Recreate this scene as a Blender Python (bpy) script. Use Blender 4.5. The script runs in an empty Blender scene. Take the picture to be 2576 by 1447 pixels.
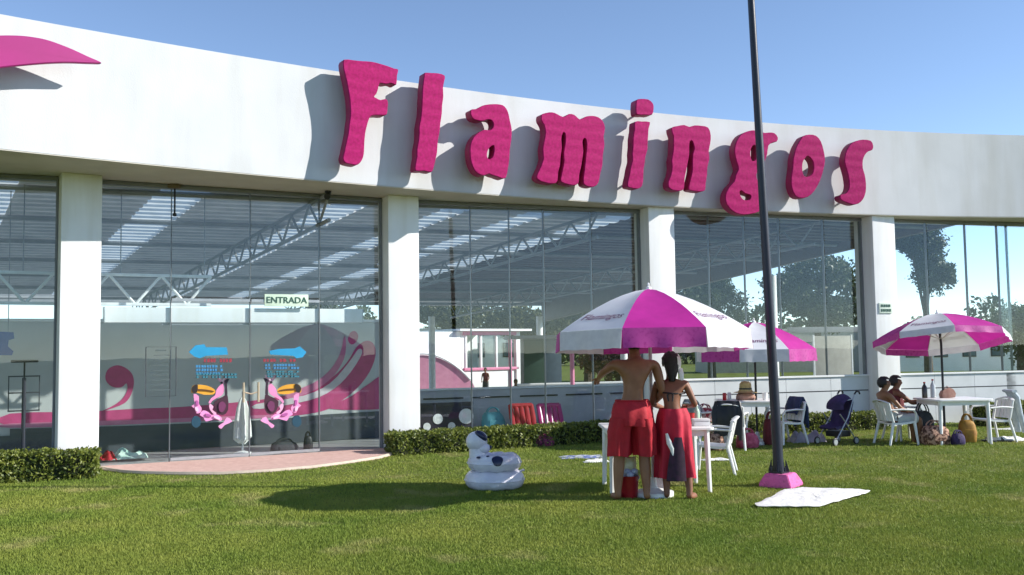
import bpy, bmesh, math, random
import numpy as np
from mathutils import Vector, Matrix
from mathutils.geometry import tessellate_polygon
random.seed(7); np.random.seed(7)
R = math.radians
scene = bpy.context.scene
COL = scene.collection

# ------------------------------------------------------------------ camera, sky, sun, exposure
FPX, CX, CY, HZ, CAMZ = 2400.0, 1288.0, 723.5, 880.0, 1.6      # measured on a 2576 px wide print of the photograph
ROLL = R(0.8)
PITCH = math.atan((HZ - CY) / FPX)
cam_d = bpy.data.cameras.new('camera'); cam = bpy.data.objects.new('camera', cam_d); COL.objects.link(cam)
cam_d.sensor_width = 36.0; cam_d.lens = FPX / 2576.0 * 36.0; cam_d.clip_start = 0.1; cam_d.clip_end = 3000
cam.matrix_world = (Matrix.Translation((0, 0, CAMZ)) @ Matrix.Rotation(R(90) + PITCH, 4, 'X') @ Matrix.Rotation(-ROLL, 4, 'Z'))
scene.camera = cam

SUN_EL, SUN_AZ = R(28.7), R(95.0)          # azimuth from +Y towards +X: the sun stands to the right
world = bpy.data.worlds.new('World'); scene.world = world; world.use_nodes = True
wn = world.node_tree.nodes; wl = world.node_tree.links
sky = wn.new('ShaderNodeTexSky'); sky.sky_type = 'NISHITA'; sky.sun_disc = False
sky.sun_elevation = SUN_EL; sky.sun_rotation = SUN_AZ
sky.altitude = 3500; sky.air_density = 1.0; sky.dust_density = 0.0; sky.ozone_density = 1.2
bg = wn['Background']; bg.inputs['Strength'].default_value = 0.145
wl.new(sky.outputs['Color'], bg.inputs['Color'])
sun_d = bpy.data.lights.new('sun', 'SUN'); sun_d.energy = 4.5; sun_d.angle = R(0.53); sun_d.color = (1.0, 0.96, 0.89)
sun = bpy.data.objects.new('sun', sun_d); COL.objects.link(sun)
SDIR = Vector((math.cos(SUN_EL) * math.sin(SUN_AZ), math.cos(SUN_EL) * math.cos(SUN_AZ), math.sin(SUN_EL)))
sun.rotation_euler = SDIR.to_track_quat('Z', 'Y').to_euler(); sun.location = (30, 0, 30)
scene.view_settings.view_transform = 'Standard'; scene.view_settings.look = 'None'
scene.view_settings.exposure = 0.66; scene.view_settings.gamma = 1.0
scene.view_settings.use_curve_mapping = False
scene.cycles.max_bounces = 10; scene.cycles.transparent_max_bounces = 24
scene.cycles.caustics_reflective = False; scene.cycles.caustics_refractive = False

def ray(px, py):
    u = (px - CX) / FPX; v = -(py - CY) / FPX
    c, s = math.cos(ROLL), math.sin(ROLL)
    u2, v2 = u * c + v * s, -u * s + v * c
    return Vector((u2, math.cos(PITCH) - v2 * math.sin(PITCH), math.sin(PITCH) + v2 * math.cos(PITCH)))
def at_depth(px, py, y):
    d = ray(px, py); return Vector((0, 0, CAMZ)) + d * (y / d.y)
def on_ground(px, py, z=0.0):
    d = ray(px, py); return Vector((0, 0, CAMZ)) + d * ((z - CAMZ) / d.z)
def on_plane(px, py, o, n):
    d = ray(px, py); c = Vector((0, 0, CAMZ)); return c + d * ((o - c).dot(n) / d.dot(n))

# ------------------------------------------------------------------ materials
MATS = {}
def mat(name, c, c2=None, rough=0.6, scale=6.0, bump=0.0, bscale=40.0, metal=0.0, spec=0.5, trans=0.0, detail=5.0, lo=0.35, hi=0.65, coat=0.0):
    if name in MATS: return MATS[name]
    m = bpy.data.materials.new(name); m.use_nodes = True; MATS[name] = m
    nt = m.node_tree; N = nt.nodes; L = nt.links; p = N['Principled BSDF']
    c2 = c2 or tuple(x * 0.86 for x in c)
    tc = N.new('ShaderNodeTexCoord'); nz = N.new('ShaderNodeTexNoise'); nz.inputs['Scale'].default_value = scale; nz.inputs['Detail'].default_value = detail
    L.new(tc.outputs['Object'], nz.inputs['Vector'])
    rp = N.new('ShaderNodeValToRGB'); rp.color_ramp.elements[0].position = lo; rp.color_ramp.elements[1].position = hi
    rp.color_ramp.elements[0].color = (*c2, 1); rp.color_ramp.elements[1].color = (*c, 1)
    L.new(nz.outputs['Fac'], rp.inputs['Fac']); L.new(rp.outputs['Color'], p.inputs['Base Color'])
    p.inputs['Roughness'].default_value = rough; p.inputs['Metallic'].default_value = metal
    p.inputs['Specular IOR Level'].default_value = spec; p.inputs['Coat Weight'].default_value = coat
    if bump:
        b = N.new('ShaderNodeBump'); nb = N.new('ShaderNodeTexNoise'); nb.inputs['Scale'].default_value = bscale; nb.inputs['Detail'].default_value = 4
        L.new(tc.outputs['Object'], nb.inputs['Vector']); L.new(nb.outputs['Fac'], b.inputs['Height'])
        b.inputs['Strength'].default_value = bump; b.inputs['Distance'].default_value = 0.02
        L.new(b.outputs['Normal'], p.inputs['Normal'])
    if trans:
        t = N.new('ShaderNodeBsdfTranslucent'); mx = N.new('ShaderNodeMixShader'); mx.inputs[0].default_value = trans
        L.new(rp.outputs['Color'], t.inputs['Color']); L.new(p.outputs[0], mx.inputs[1]); L.new(t.outputs[0], mx.inputs[2])
        L.new(mx.outputs[0], N['Material Output'].inputs['Surface'])
    return m
def glass_mat(name, tint, refl, ior=1.5):
    m = bpy.data.materials.new(name); m.use_nodes = True; MATS[name] = m
    nt = m.node_tree; N = nt.nodes; L = nt.links; N.remove(N['Principled BSDF'])
    tr = N.new('ShaderNodeBsdfTransparent'); tr.inputs['Color'].default_value = (*tint, 1)
    gl = N.new('ShaderNodeBsdfGlossy'); gl.inputs['Roughness'].default_value = 0.0; gl.inputs['Color'].default_value = (0.92, 0.97, 1, 1)
    fr = N.new('ShaderNodeMath'); fr.operation = 'POWER'; fr.inputs[1].default_value = 4.5; lw = N.new('ShaderNodeLayerWeight'); lw.inputs['Blend'].default_value = 0.5; L.new(lw.outputs['Facing'], fr.inputs[0])
    mu = N.new('ShaderNodeMath'); mu.operation = 'MULTIPLY_ADD'; mu.inputs[1].default_value = 0.45; mu.inputs[2].default_value = refl; mu.use_clamp = True
    tc = N.new('ShaderNodeTexCoord'); nz = N.new('ShaderNodeTexNoise'); nz.inputs['Scale'].default_value = 0.9; b = N.new('ShaderNodeBump')
    b.inputs['Strength'].default_value = 0.02; b.inputs['Distance'].default_value = 0.05
    L.new(tc.outputs['Object'], nz.inputs['Vector']); L.new(nz.outputs['Fac'], b.inputs['Height']); L.new(b.outputs['Normal'], gl.inputs['Normal'])
    mx = N.new('ShaderNodeMixShader')
    L.new(fr.outputs[0], mu.inputs[0]); L.new(mu.outputs[0], mx.inputs[0]); L.new(tr.outputs[0], mx.inputs[1]); L.new(gl.outputs[0], mx.inputs[2])
    L.new(mx.outputs[0], N['Material Output'].inputs['Surface'])
    return m
M_fas = mat('fascia_render', (0.61, 0.62, 0.635), (0.565, 0.575, 0.59), 0.75, 1.3, 0.10, 60)
def add_streaks(m, sc, lo, amt):
    N = m.node_tree.nodes; L = m.node_tree.links; p = N['Principled BSDF']; src = p.inputs['Base Color'].links[0].from_socket
    tc = N.new('ShaderNodeTexCoord'); mp = N.new('ShaderNodeMapping'); mp.inputs['Scale'].default_value = sc; nz = N.new('ShaderNodeTexNoise'); nz.inputs['Scale'].default_value = 1; nz.inputs['Detail'].default_value = 6
    L.new(tc.outputs['Object'], mp.inputs['Vector']); L.new(mp.outputs[0], nz.inputs['Vector'])
    r = N.new('ShaderNodeValToRGB'); r.color_ramp.elements[0].position = lo; r.color_ramp.elements[1].position = lo + .22; r.color_ramp.elements[0].color = (amt, amt * .985, amt * .95, 1); r.color_ramp.elements[1].color = (1, 1, 1, 1)
    L.new(nz.outputs['Fac'], r.inputs['Fac']); mu = N.new('ShaderNodeMixRGB'); mu.blend_type = 'MULTIPLY'; mu.inputs[0].default_value = 1; L.new(src, mu.inputs[1]); L.new(r.outputs[0], mu.inputs[2]); L.new(mu.outputs[0], p.inputs['Base Color'])
add_streaks(M_fas, (2.2, 2.2, .35), .34, .90)
M_white = mat('white_render', (0.82, 0.82, 0.81), (0.76, 0.76, 0.75), 0.75, 1.3, 0.08, 60)
M_col = mat('white_column_paint', (0.83, 0.83, 0.82), (0.78, 0.78, 0.77), 0.7, 2.0, 0.05, 50)
add_streaks(M_col, (5, 5, .5), .34, .92)
M_soffit = mat('soffit_paint', (0.60, 0.57, 0.50), (0.52, 0.49, 0.43), 0.8, 1.5)
M_glass = glass_mat('tinted_glass', (0.93, 0.96, 0.965), 0.032)
M_alu = mat('aluminium', (0.45, 0.47, 0.48), None, 0.4, 10, metal=0.6)
M_jamb = mat('grey_frame', (0.20, 0.21, 0.22), None, 0.5)
M_darkframe = mat('dark_frame', (0.06, 0.06, 0.07), None, 0.5)
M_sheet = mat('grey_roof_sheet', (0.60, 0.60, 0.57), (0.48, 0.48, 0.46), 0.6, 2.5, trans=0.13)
M_steel = mat('painted_steel', (0.30, 0.31, 0.31), None, 0.5)
M_steelw = mat('white_steel', (0.80, 0.80, 0.78), None, 0.5)
M_dado = mat('pale_panel', (0.62, 0.64, 0.64), (0.54, 0.56, 0.56), 0.5, 2.0)
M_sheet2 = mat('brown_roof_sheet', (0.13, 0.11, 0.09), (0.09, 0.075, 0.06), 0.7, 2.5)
M_skyl = mat('translucent_sheet', (0.85, 0.87, 0.84), (0.7, 0.74, 0.72), 0.5, 3.0, trans=0.65)
M_plastic = mat('white_plastic', (0.82, 0.82, 0.80), (0.75, 0.75, 0.72), 0.35, 5.0)
M_black = mat('black', (0.015, 0.015, 0.017), (0.01, 0.01, 0.011), 0.5)
M_navy = mat('navy_paint', (0.006, 0.008, 0.020), (0.010, 0.012, 0.026), 0.4, 8.0, 0.05, 90)
M_ped = mat('pink_concrete', (0.66, 0.13, 0.35), (0.45, 0.10, 0.22), 0.85, 14.0, 0.6, 45, lo=.3, hi=.5)
M_floor = mat('grey_tiles', (0.46, 0.46, 0.44), (0.40, 0.40, 0.38), 0.35, 3.0)
M_mural = mat('mural_paint_pale', (0.55, 0.56, 0.53), (0.48, 0.49, 0.47), 0.6, 1.5)
M_mpink = mat('mural_paint_pink', (0.52, 0.06, 0.19), (0.43, 0.05, 0.155), 0.6)
M_mpink2 = mat('mural_paint_rose', (0.62, 0.22, 0.34), (0.55, 0.18, 0.30), 0.6)
M_mdark = mat('mural_paint_dark', (0.07, 0.08, 0.09), None, 0.6)
M_skin = mat('skin_tan', (0.27, 0.125, 0.06), (0.22, 0.098, 0.046), 0.5, 9, spec=0.4)
M_skin2 = mat('skin_brown', (0.24, 0.10, 0.052), (0.19, 0.08, 0.042), 0.5, 9, spec=0.4)
M_hair = mat('black_hair', (0.012, 0.010, 0.009), (0.02, 0.016, 0.014), 0.45, 60, 0.6, 120)
M_red = mat('red_cloth', (0.43, 0.007, 0.02), (0.33, 0.006, 0.016), 0.75, 10, 0.3, 14)
M_crimson = mat('crimson_cloth', (0.50, 0.010, 0.04), (0.40, 0.008, 0.03), 0.75, 10, 0.3, 14)
M_wcloth = mat('white_cloth', (0.82, 0.81, 0.77), (0.74, 0.73, 0.68), 0.85, 9, 0.5, 16)
M_pinkc = mat('magenta_cloth', (0.62, 0.025, 0.36), (0.52, 0.02, 0.30), 0.6, 4, trans=0.30)
M_whitec = mat('white_parasol_cloth', (0.82, 0.82, 0.84), (0.74, 0.74, 0.77), 0.6, 4, trans=0.2)
M_text = mat('purple_print', (0.16, 0.02, 0.12), None, 0.6)
M_letter = None

def letter_mat(name, c, c2):
    m = bpy.data.materials.new(name); m.use_nodes = True
    nt = m.node_tree; N = nt.nodes; L = nt.links; p = N['Principled BSDF']; p.inputs['Roughness'].default_value = 0.7; p.inputs['Specular IOR Level'].default_value = 0.12
    tc = N.new('ShaderNodeTexCoord'); wv = N.new('ShaderNodeTexWave'); wv.wave_type = 'BANDS'; wv.bands_direction = 'Z'
    wv.inputs['Scale'].default_value = 1.6; wv.inputs['Distortion'].default_value = 3.5; wv.inputs['Detail'].default_value = 2; wv.inputs['Detail Scale'].default_value = 1.5
    nz = N.new('ShaderNodeTexNoise'); nz.inputs['Scale'].default_value = 22; nz.inputs['Detail'].default_value = 6
    L.new(tc.outputs['Object'], wv.inputs['Vector']); L.new(tc.outputs['Object'], nz.inputs['Vector'])
    ad = N.new('ShaderNodeMath'); ad.operation = 'MULTIPLY_ADD'; ad.inputs[1].default_value = 0.18
    L.new(nz.outputs['Fac'], ad.inputs[0]); L.new(wv.outputs['Fac'], ad.inputs[2])
    b = N.new('ShaderNodeBump'); b.inputs['Strength'].default_value = 0.16; b.inputs['Distance'].default_value = 0.03
    L.new(ad.outputs[0], b.inputs['Height']); L.new(b.outputs['Normal'], p.inputs['Normal'])
    rp = N.new('ShaderNodeValToRGB'); rp.color_ramp.elements[0].position = 0.3; rp.color_ramp.elements[1].position = 0.7
    rp.color_ramp.elements[0].color = (*c2, 1); rp.color_ramp.elements[1].color = (*c, 1)
    L.new(nz.outputs['Fac'], rp.inputs['Fac']); L.new(rp.outputs['Color'], p.inputs['Base Color'])
    return m
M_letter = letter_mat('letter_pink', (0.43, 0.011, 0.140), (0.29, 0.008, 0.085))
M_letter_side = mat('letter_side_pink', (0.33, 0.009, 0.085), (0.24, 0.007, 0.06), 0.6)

def lawn_mat(name, a, b, dry, rough=0.9, trans=0):
    m = bpy.data.materials.new(name); m.use_nodes = True
    nt = m.node_tree; N = nt.nodes; L = nt.links; p = N['Principled BSDF']; p.inputs['Roughness'].default_value = rough; p.inputs['Specular IOR Level'].default_value = 0.2
    tc = N.new('ShaderNodeTexCoord')
    def noise(s, d=4):
        n = N.new('ShaderNodeTexNoise'); n.inputs['Scale'].default_value = s; n.inputs['Detail'].default_value = d
        L.new(tc.outputs['Object'], n.inputs['Vector']); return n
    def ramp(src, p0, p1, c0, c1):
        r = N.new('ShaderNodeValToRGB'); r.color_ramp.elements[0].position = p0; r.color_ramp.elements[1].position = p1
        r.color_ramp.elements[0].color = c0; r.color_ramp.elements[1].color = c1; L.new(src, r.inputs['Fac']); return r
    n1, n2, n3 = noise(0.8, 7), noise(38, 3), noise(1.25, 6)
    r1 = ramp(n1.outputs['Fac'], .35, .65, (*a, 1), (*b, 1))
    r2 = ramp(n3.outputs['Fac'], .57, .72, (0, 0, 0, 1), (.85, .85, .85, 1))
    r3 = ramp(n2.outputs['Fac'], .25, .75, (.80, .80, .80, 1), (1.14, 1.14, 1.05, 1))
    mx = N.new('ShaderNodeMixRGB'); L.new(r2.outputs[0], mx.inputs[0]); L.new(r1.outputs[0], mx.inputs[1]); mx.inputs[2].default_value = (*dry, 1)
    ml = N.new('ShaderNodeMixRGB'); ml.blend_type = 'MULTIPLY'; ml.inputs[0].default_value = 1; L.new(mx.outputs[0], ml.inputs[1]); L.new(r3.outputs[0], ml.inputs[2])
    L.new(ml.outputs[0], p.inputs['Base Color'])
    bp = N.new('ShaderNodeBump'); bp.inputs['Strength'].default_value = .7; bp.inputs['Distance'].default_value = .03
    L.new(n2.outputs['Fac'], bp.inputs['Height'])
    if not trans: L.new(bp.outputs[0], p.inputs['Normal'])
    else:
        t = N.new('ShaderNodeBsdfTranslucent'); mx2 = N.new('ShaderNodeMixShader'); mx2.inputs[0].default_value = trans
        L.new(ml.outputs[0], t.inputs['Color']); L.new(p.outputs[0], mx2.inputs[1]); L.new(t.outputs[0], mx2.inputs[2]); L.new(mx2.outputs[0], N['Material Output'].inputs['Surface'])
    return m
M_lawn = lawn_mat('lawn_soil', (0.105, 0.14, 0.024), (0.15, 0.175, 0.034), (0.24, 0.22, 0.08))
M_blade = lawn_mat('grass_blades', (0.19, 0.265, 0.043), (0.30, 0.335, 0.068), (0.45, 0.41, 0.17), 0.6, .25)
def leaf_mat(name, c, c2, tr=0.3):
    return mat(name, c, c2, 0.5, 14, trans=tr, detail=2, lo=.38, hi=.62)
M_hedge = leaf_mat('hedge_leaf', (0.24, 0.27, 0.045), (0.085, 0.12, 0.022))
M_leaf = leaf_mat('tree_leaf', (0.075, 0.10, 0.03), (0.035, 0.055, 0.018))
M_bark = mat('bark', (0.12, 0.09, 0.06), (0.07, 0.05, 0.035), 0.9, 8, 0.5, 20)

# ------------------------------------------------------------------ builders
class MB:
    def __init__(s): s.bm = bmesh.new()
    def box(s, c, d, rot=None, bev=0.0):
        t = bmesh.new(); bmesh.ops.create_cube(t, size=1.0)
        bmesh.ops.scale(t, vec=d, verts=t.verts)
        if bev: bmesh.ops.bevel(t, geom=t.edges[:], offset=bev, segments=2, affect='EDGES', profile=0.7)
        M = Matrix.Translation(c) @ (rot.to_4x4() if rot is not None else Matrix())
        s.add(t, M); return s
    def add(s, t, M=None):
        if M is not None: bmesh.ops.transform(t, matrix=M, verts=t.verts)
        mp = {v: s.bm.verts.new(v.co) for v in t.verts}
        for f in t.faces:
            try: s.bm.faces.new([mp[v] for v in f.verts])
            except ValueError: pass
        t.free()
    def tube(s, pts, r, n=8, closed=False, caps=True, flat=1.0):
        pts = [Vector(p) for p in pts]; k = len(pts)
        rr = r if isinstance(r, (list, tuple)) else [r] * k
        rings = []; up = None
        for i, p in enumerate(pts):
            if closed: d = pts[(i + 1) % k] - pts[i - 1]
            else: d = pts[min(i + 1, k - 1)] - pts[max(i - 1, 0)]
            d.normalize()
            if up is None: up = Vector((0, 0, 1)) if abs(d.z) < 0.9 else Vector((0, 1, 0))
            a = d.cross(up)
            if a.length < 1e-5: a = d.cross(Vector((1, 0, 0)))
            a.normalize(); b = a.cross(d).normalized(); up = b
            rings.append([s.bm.verts.new(p + (a * math.cos(q) + b * math.sin(q) * flat) * rr[i]) for q in (2 * math.pi * j / n for j in range(n))])
        for i in range(k if closed else k - 1):
            A, B = rings[i], rings[(i + 1) % k]
            for j in range(n): s.bm.faces.new((A[j], A[(j + 1) % n], B[(j + 1) % n], B[j]))
        if caps and not closed:
            s.bm.faces.new(rings[0][::-1]); s.bm.faces.new(rings[-1])
        return s
    def loft(s, rings, cap=(True, True), closed=True):
        V = [[s.bm.verts.new(p) for p in r] for r in rings]
        for A, B in zip(V, V[1:]):
            n = len(A)
            for j in range(n if closed else n - 1): s.bm.faces.new((A[j], A[(j + 1) % n], B[(j + 1) % n], B[j]))
        if cap[0]: s.bm.faces.new(V[0][::-1])
        if cap[1]: s.bm.faces.new(V[-1])
        return s
    def lathe(s, prof, c=(0, 0, 0), n=24):
        c = Vector(c)
        return s.loft([[c + Vector((r * math.cos(2 * math.pi * j / n), r * math.sin(2 * math.pi * j / n), z)) for j in range(n)] for r, z in prof])
    def ball(s, c, r, rot=None, seg=16, rings=10):
        t = bmesh.new(); bmesh.ops.create_uvsphere(t, u_segments=seg, v_segments=rings, radius=1.0)
        r = (r, r, r) if not isinstance(r, (tuple, list)) else r
        bmesh.ops.scale(t, vec=r, verts=t.verts)
        s.add(t, Matrix.Translation(c) @ (rot.to_4x4() if rot is not None else Matrix())); return s
    def face(s, pts): s.bm.faces.new([s.bm.verts.new(p) for p in pts]); return s
    def prism(s, outer, holes, depth, o, ex, ey, ez, rim=0.0):
        """outline in the (ex, ey) plane at o; front face at +0 along ez, goes back by depth along -ez"""
        def P(p, d): return o + ex * p[0] + ey * p[1] + ez * d
        loops = [outer] + list(holes)
        tri = tessellate_polygon([[Vector((p[0], p[1], 0)) for p in l] for l in loops])
        flat = [p for l in loops for p in l]
        offs = []
        for l in loops:
            k = len(l); area = sum(l[i][0] * l[(i + 1) % k][1] - l[(i + 1) % k][0] * l[i][1] for i in range(k))
            inward = 1 if area > 0 else -1
            if l is not outer: inward = -inward
            for i in range(k):
                ax, ay = l[(i + 1) % k][0] - l[i - 1][0], l[(i + 1) % k][1] - l[i - 1][1]
                q = math.hypot(ax, ay) or 1; offs.append((-ay / q * inward, ax / q * inward))
        fr = [s.bm.verts.new(P((p[0] + n[0] * rim, p[1] + n[1] * rim), 0)) for p, n in zip(flat, offs)]
        bk = [s.bm.verts.new(P(p, -depth)) for p in flat]
        md = [s.bm.verts.new(P(p, -rim)) for p in flat] if rim else fr
        for t in tri:
            try: s.bm.faces.new([fr[i] for i in t]); s.bm.faces.new([bk[i] for i in reversed(t)])
            except ValueError: pass
        b = 0
        for l in loops:
            k = len(l)
            for i in range(k):
                j = (i + 1) % k
                s.bm.faces.new((md[b + i], md[b + j], bk[b + j], bk[b + i]))
                if rim: s.bm.faces.new((fr[b + i], fr[b + j], md[b + j], md[b + i]))
            b += k
        return s

def parent_matrix(o):
    m = Matrix.LocRotScale(o.location, o.rotation_euler, o.scale)
    return parent_matrix(o.parent) @ m if o.parent else m
def obj(name, mb, material, parent=None, world_space=False, smooth=True, angle=35, label=None, recalc=True):
    bm = mb.bm
    if recalc: bmesh.ops.recalc_face_normals(bm, faces=bm.faces)
    me = bpy.data.meshes.new(name); bm.to_mesh(me); bm.free()
    if smooth and len(me.polygons):
        me.shade_smooth(); me.set_sharp_from_angle(angle=R(angle))
    for m in (material if isinstance(material, (list, tuple)) else [material]): me.materials.append(m)
    o = bpy.data.objects.new(name, me); COL.objects.link(o)
    if parent is not None:
        o.parent = parent
        if world_space: me.transform(parent_matrix(parent).inverted())
    if label: o['label'] = label
    return o
def thing(name, label, cat, loc=(0, 0, 0), rz=0.0, group=None):
    o = bpy.data.objects.new(name, None); COL.objects.link(o); o.empty_display_size = 0.2
    o.location = loc; o.rotation_euler = (0, 0, rz); tag(o, label, cat, group); return o
def tag(o, label=None, cat=None, group=None, kind=None):
    if label: o['label'] = label
    if cat: o['category'] = cat
    if group: o['group'] = group
    if kind: o['kind'] = kind
    return o
def copy_tree(o, parent=None):
    c = o.copy(); COL.objects.link(c); c.parent = parent
    for ch in [x for x in o.children]: copy_tree(ch, c)
    return c
def dup(o, loc, rz, label, group=None):
    c = copy_tree(o); c.location = loc; c.rotation_euler = (0, 0, rz); c['label'] = label
    if group: c['group'] = group
    return c
def recolour(o, names, m):
    for ch in o.children:
        if ch.name.split('.')[0] in names:
            ch.data = ch.data.copy(); ch.data.materials.clear(); ch.data.materials.append(m)
def smooth_loop(pts, k=3):
    out = []; n = len(pts)
    for i in range(n):
        p0, p1, p2, p3 = pts[i - 1], pts[i], pts[(i + 1) % n], pts[(i + 2) % n]
        for j in range(k):
            t = j / k
            out.append(tuple(0.5 * (2 * p1[a] + (p2[a] - p0[a]) * t + (2 * p0[a] - 5 * p1[a] + 4 * p2[a] - p3[a]) * t * t + (3 * p1[a] - p0[a] - 3 * p2[a] + p3[a]) * t ** 3) for a in (0, 1)))
    return out
def rz(a): return Matrix.Rotation(a, 3, 'Z')
def text_bm(txt, size, extrude):
    cu = bpy.data.curves.new('lettering', 'FONT'); cu.body = txt; cu.size = size; cu.extrude = extrude; cu.align_x = 'CENTER'; cu.align_y = 'CENTER'; cu.resolution_u = 3
    o = bpy.data.objects.new('lettering', cu); COL.objects.link(o)
    bpy.context.view_layer.update()
    me = o.evaluated_get(bpy.context.evaluated_depsgraph_get()).to_mesh()
    bm = bmesh.new(); bm.from_mesh(me); o.to_mesh_clear()
    bpy.data.objects.remove(o); bpy.data.curves.remove(cu); return bm

# ------------------------------------------------------------------ setting: ground
mb = MB(); mb.face([(-600, -300, 0), (600, -300, 0), (600, 900, 0), (-600, 900, 0)])
lawn = tag(obj('lawn', mb, M_lawn, smooth=False), kind='structure')

# building plan: the curved fascia, the columns and the glass line
def fas(x): return 15.687 + 0.540 * x - 0.01889 * x * x
def fslope(x): return 0.540 - 0.03778 * x
ZB, ZT = 4.15, 5.83
def ntan(sl):
    t = Vector((1, sl, 0)).normalized(); return t, Vector((t.y, -t.x, 0))       # tangent (to the right), normal (to the viewer)
def col_at(px, y): 
    d = ray(px, 800); return Vector((d.x * y / d.y, y, 0))
CW = 0.52
cols = [Vector((-10.5, 11.2, 0)), col_at(202, 13.2), col_at(1017, 15.45), col_at(1670, 17.15), col_at(2232, 18.72), Vector((12.2, 20.1, 0))]
cn = []
for i, c in enumerate(cols):
    a = cols[max(i - 1, 0)]; b = cols[min(i + 1, 5)]
    sl = (b.y - a.y) / (b.x - a.x); cn.append(ntan(sl))
cn[1] = ntan(0.62); cn[0] = ntan(0.7)

hall = thing('leisure_hall', 'long white glass fronted hall with a curved overhanging white fascia and square white columns', 'building', (0, 17, 0))
def part(name, mb_, m, parent=None, **k): return obj(name, mb_, m, parent or hall, world_space=True, **k)

# fascia, one curved slab
mb = MB(); xs = np.linspace(-13, 16, 60); rings = []
for x in xs:
    t, n = ntan(fslope(x)); p = Vector((x, fas(x), 0)); q = p - n * 0.35
    rings.append([p + Vector((0, 0, ZB)), p + Vector((0, 0, ZT)), q + Vector((0, 0, ZT)), q + Vector((0, 0, ZB))])
mb.loft(rings); part('fascia', mb, M_fas)
# soffit between the fascia and the glass
def gl_line(x):
    for i in range(5):
        if x <= cols[i + 1].x or i == 4:
            a, b = cols[i], cols[i + 1]; f = (x - a.x) / (b.x - a.x); p = a.lerp(b, f); return p
mb = MB(); rings = []
for x in xs:
    t, n = ntan(fslope(x)); p = Vector((x, fas(x), 0)) - n * 0.004
    g = gl_line(x); sl = (gl_line(x + .3).y - gl_line(x - .3).y) / .6
    q = Vector((x, gl_line(x).y + 1.0, 0))
    rings.append([p + Vector((0, 0, 4.135)), p + Vector((0, 0, 4.147)), q + Vector((0, 0, 4.147)), q + Vector((0, 0, 4.135))])
mb.loft(rings); part('soffit', mb, M_soffit)

# columns: front faces set on the column line
for i in range(6):
    t, n = cn[i]; mb = MB()
    M = Matrix((t, -n, (0, 0, 1))).transposed()
    mb.box(cols[i] - n * 0.29 + Vector((0, 0, 2.07)), (CW, 0.58, 4.13), rot=M, bev=0.012)
    part('column', mb, M_col)
# glass panes bay by bay
bays = []
for i in range(5):
    a = cols[i] - cn[i][1] * 0.34 + cn[i][0] * (CW / 2); b = cols[i + 1] - cn[i + 1][1] * 0.34 - cn[i + 1][0] * (CW / 2)
    t = (b - a).normalized(); n = Vector((t.y, -t.x, 0)); bays.append((a, b, t, n))
ZG = 4.13
def pane(name, a, b, z0, z1, n, parent=None, m=None, th=0.012):
    t = (b - a).normalized(); M = Matrix((t, -n, (0, 0, 1))).transposed(); mb = MB()
    mb.box((a + b) / 2 + Vector((0, 0, (z0 + z1) / 2)), ((b - a).length, th, z1 - z0), rot=M)
    return part(name, mb, m or M_glass, parent, smooth=False)
def bayx(px, i):      # point of bay i under a picture column
    a, b, t, n = bays[i]; p = on_plane(px, 800, a, n); p.z = 0; return p
seams = {0: None, 1: [430, 630, 805], 2: [1187, 1285, 1372, 1492], 3: [1790, 1880, 1968, 2080], 4: [2340, 2440, 2545]}
for i, (a, b, t, n) in enumerate(bays):
    if seams[i] is None: cuts = [a.lerp(b, f) for f in (.2, .4, .6, .8)]
    else: cuts = [bayx(p, i) for p in seams[i]]
    pts = [a] + cuts + [b]
    if i == 4: pts = [a] + cuts + [a.lerp(b, f) for f in (.62, .8)] + [b]
    zlow = 1.02 if i in (3, 4) else 0.02
    for k in range(len(pts) - 1):
        p, q = pts[k] + t * .006, pts[k + 1] - t * .006
        if i == 1 and k in (1, 2):
            pane('glass_pane', p, q, 2.46, ZG, n)
        else: pane('glass_pane', p, q, zlow, ZG, n)
    for c in pts[1:-1]:
        mb = MB(); mb.box(c - n * .05 + Vector((0, 0, (zlow + ZG) / 2)), (.010, .06, ZG - zlow), rot=Matrix((t, -n, (0, 0, 1))).transposed()); part('mullion', mb, M_jamb)
    if i in (3, 4):      # low panelled wall under the glass
        for k in range(len(pts) - 1):
            p, q = pts[k] + t * .004, pts[k + 1] - t * .004
            pane('wall_panel', p, q, 0.0, 0.70, n, m=M_dado, th=.10); pane('wall_panel', p, q, 0.722, 0.985, n, m=M_dado, th=.10)
        pane('wall_core', a, b, 0.0, 0.98, n, m=M_darkframe, th=.06)
        pane('wall_capping', a, b, 0.988, 1.018, n, m=M_white, th=.16)
    # jambs beside the columns
    for c, sg in ((a, 1), (b, -1)):
        mb = MB(); mb.box(c + t * sg * .02 - n * .03 + Vector((0, 0, ZG / 2 + .01)), (.03, .08, ZG - .02), rot=Matrix((t, -n, (0, 0, 1))).transposed()); part('jamb', mb, M_jamb)
    mb = MB(); mb.box((a + b) / 2 - n * .03 + Vector((0, 0, 4.095)), ((b - a).length, .09, .05), rot=Matrix((t, -n, (0, 0, 1))).transposed()); part('head_rail', mb, M_jamb)
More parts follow.
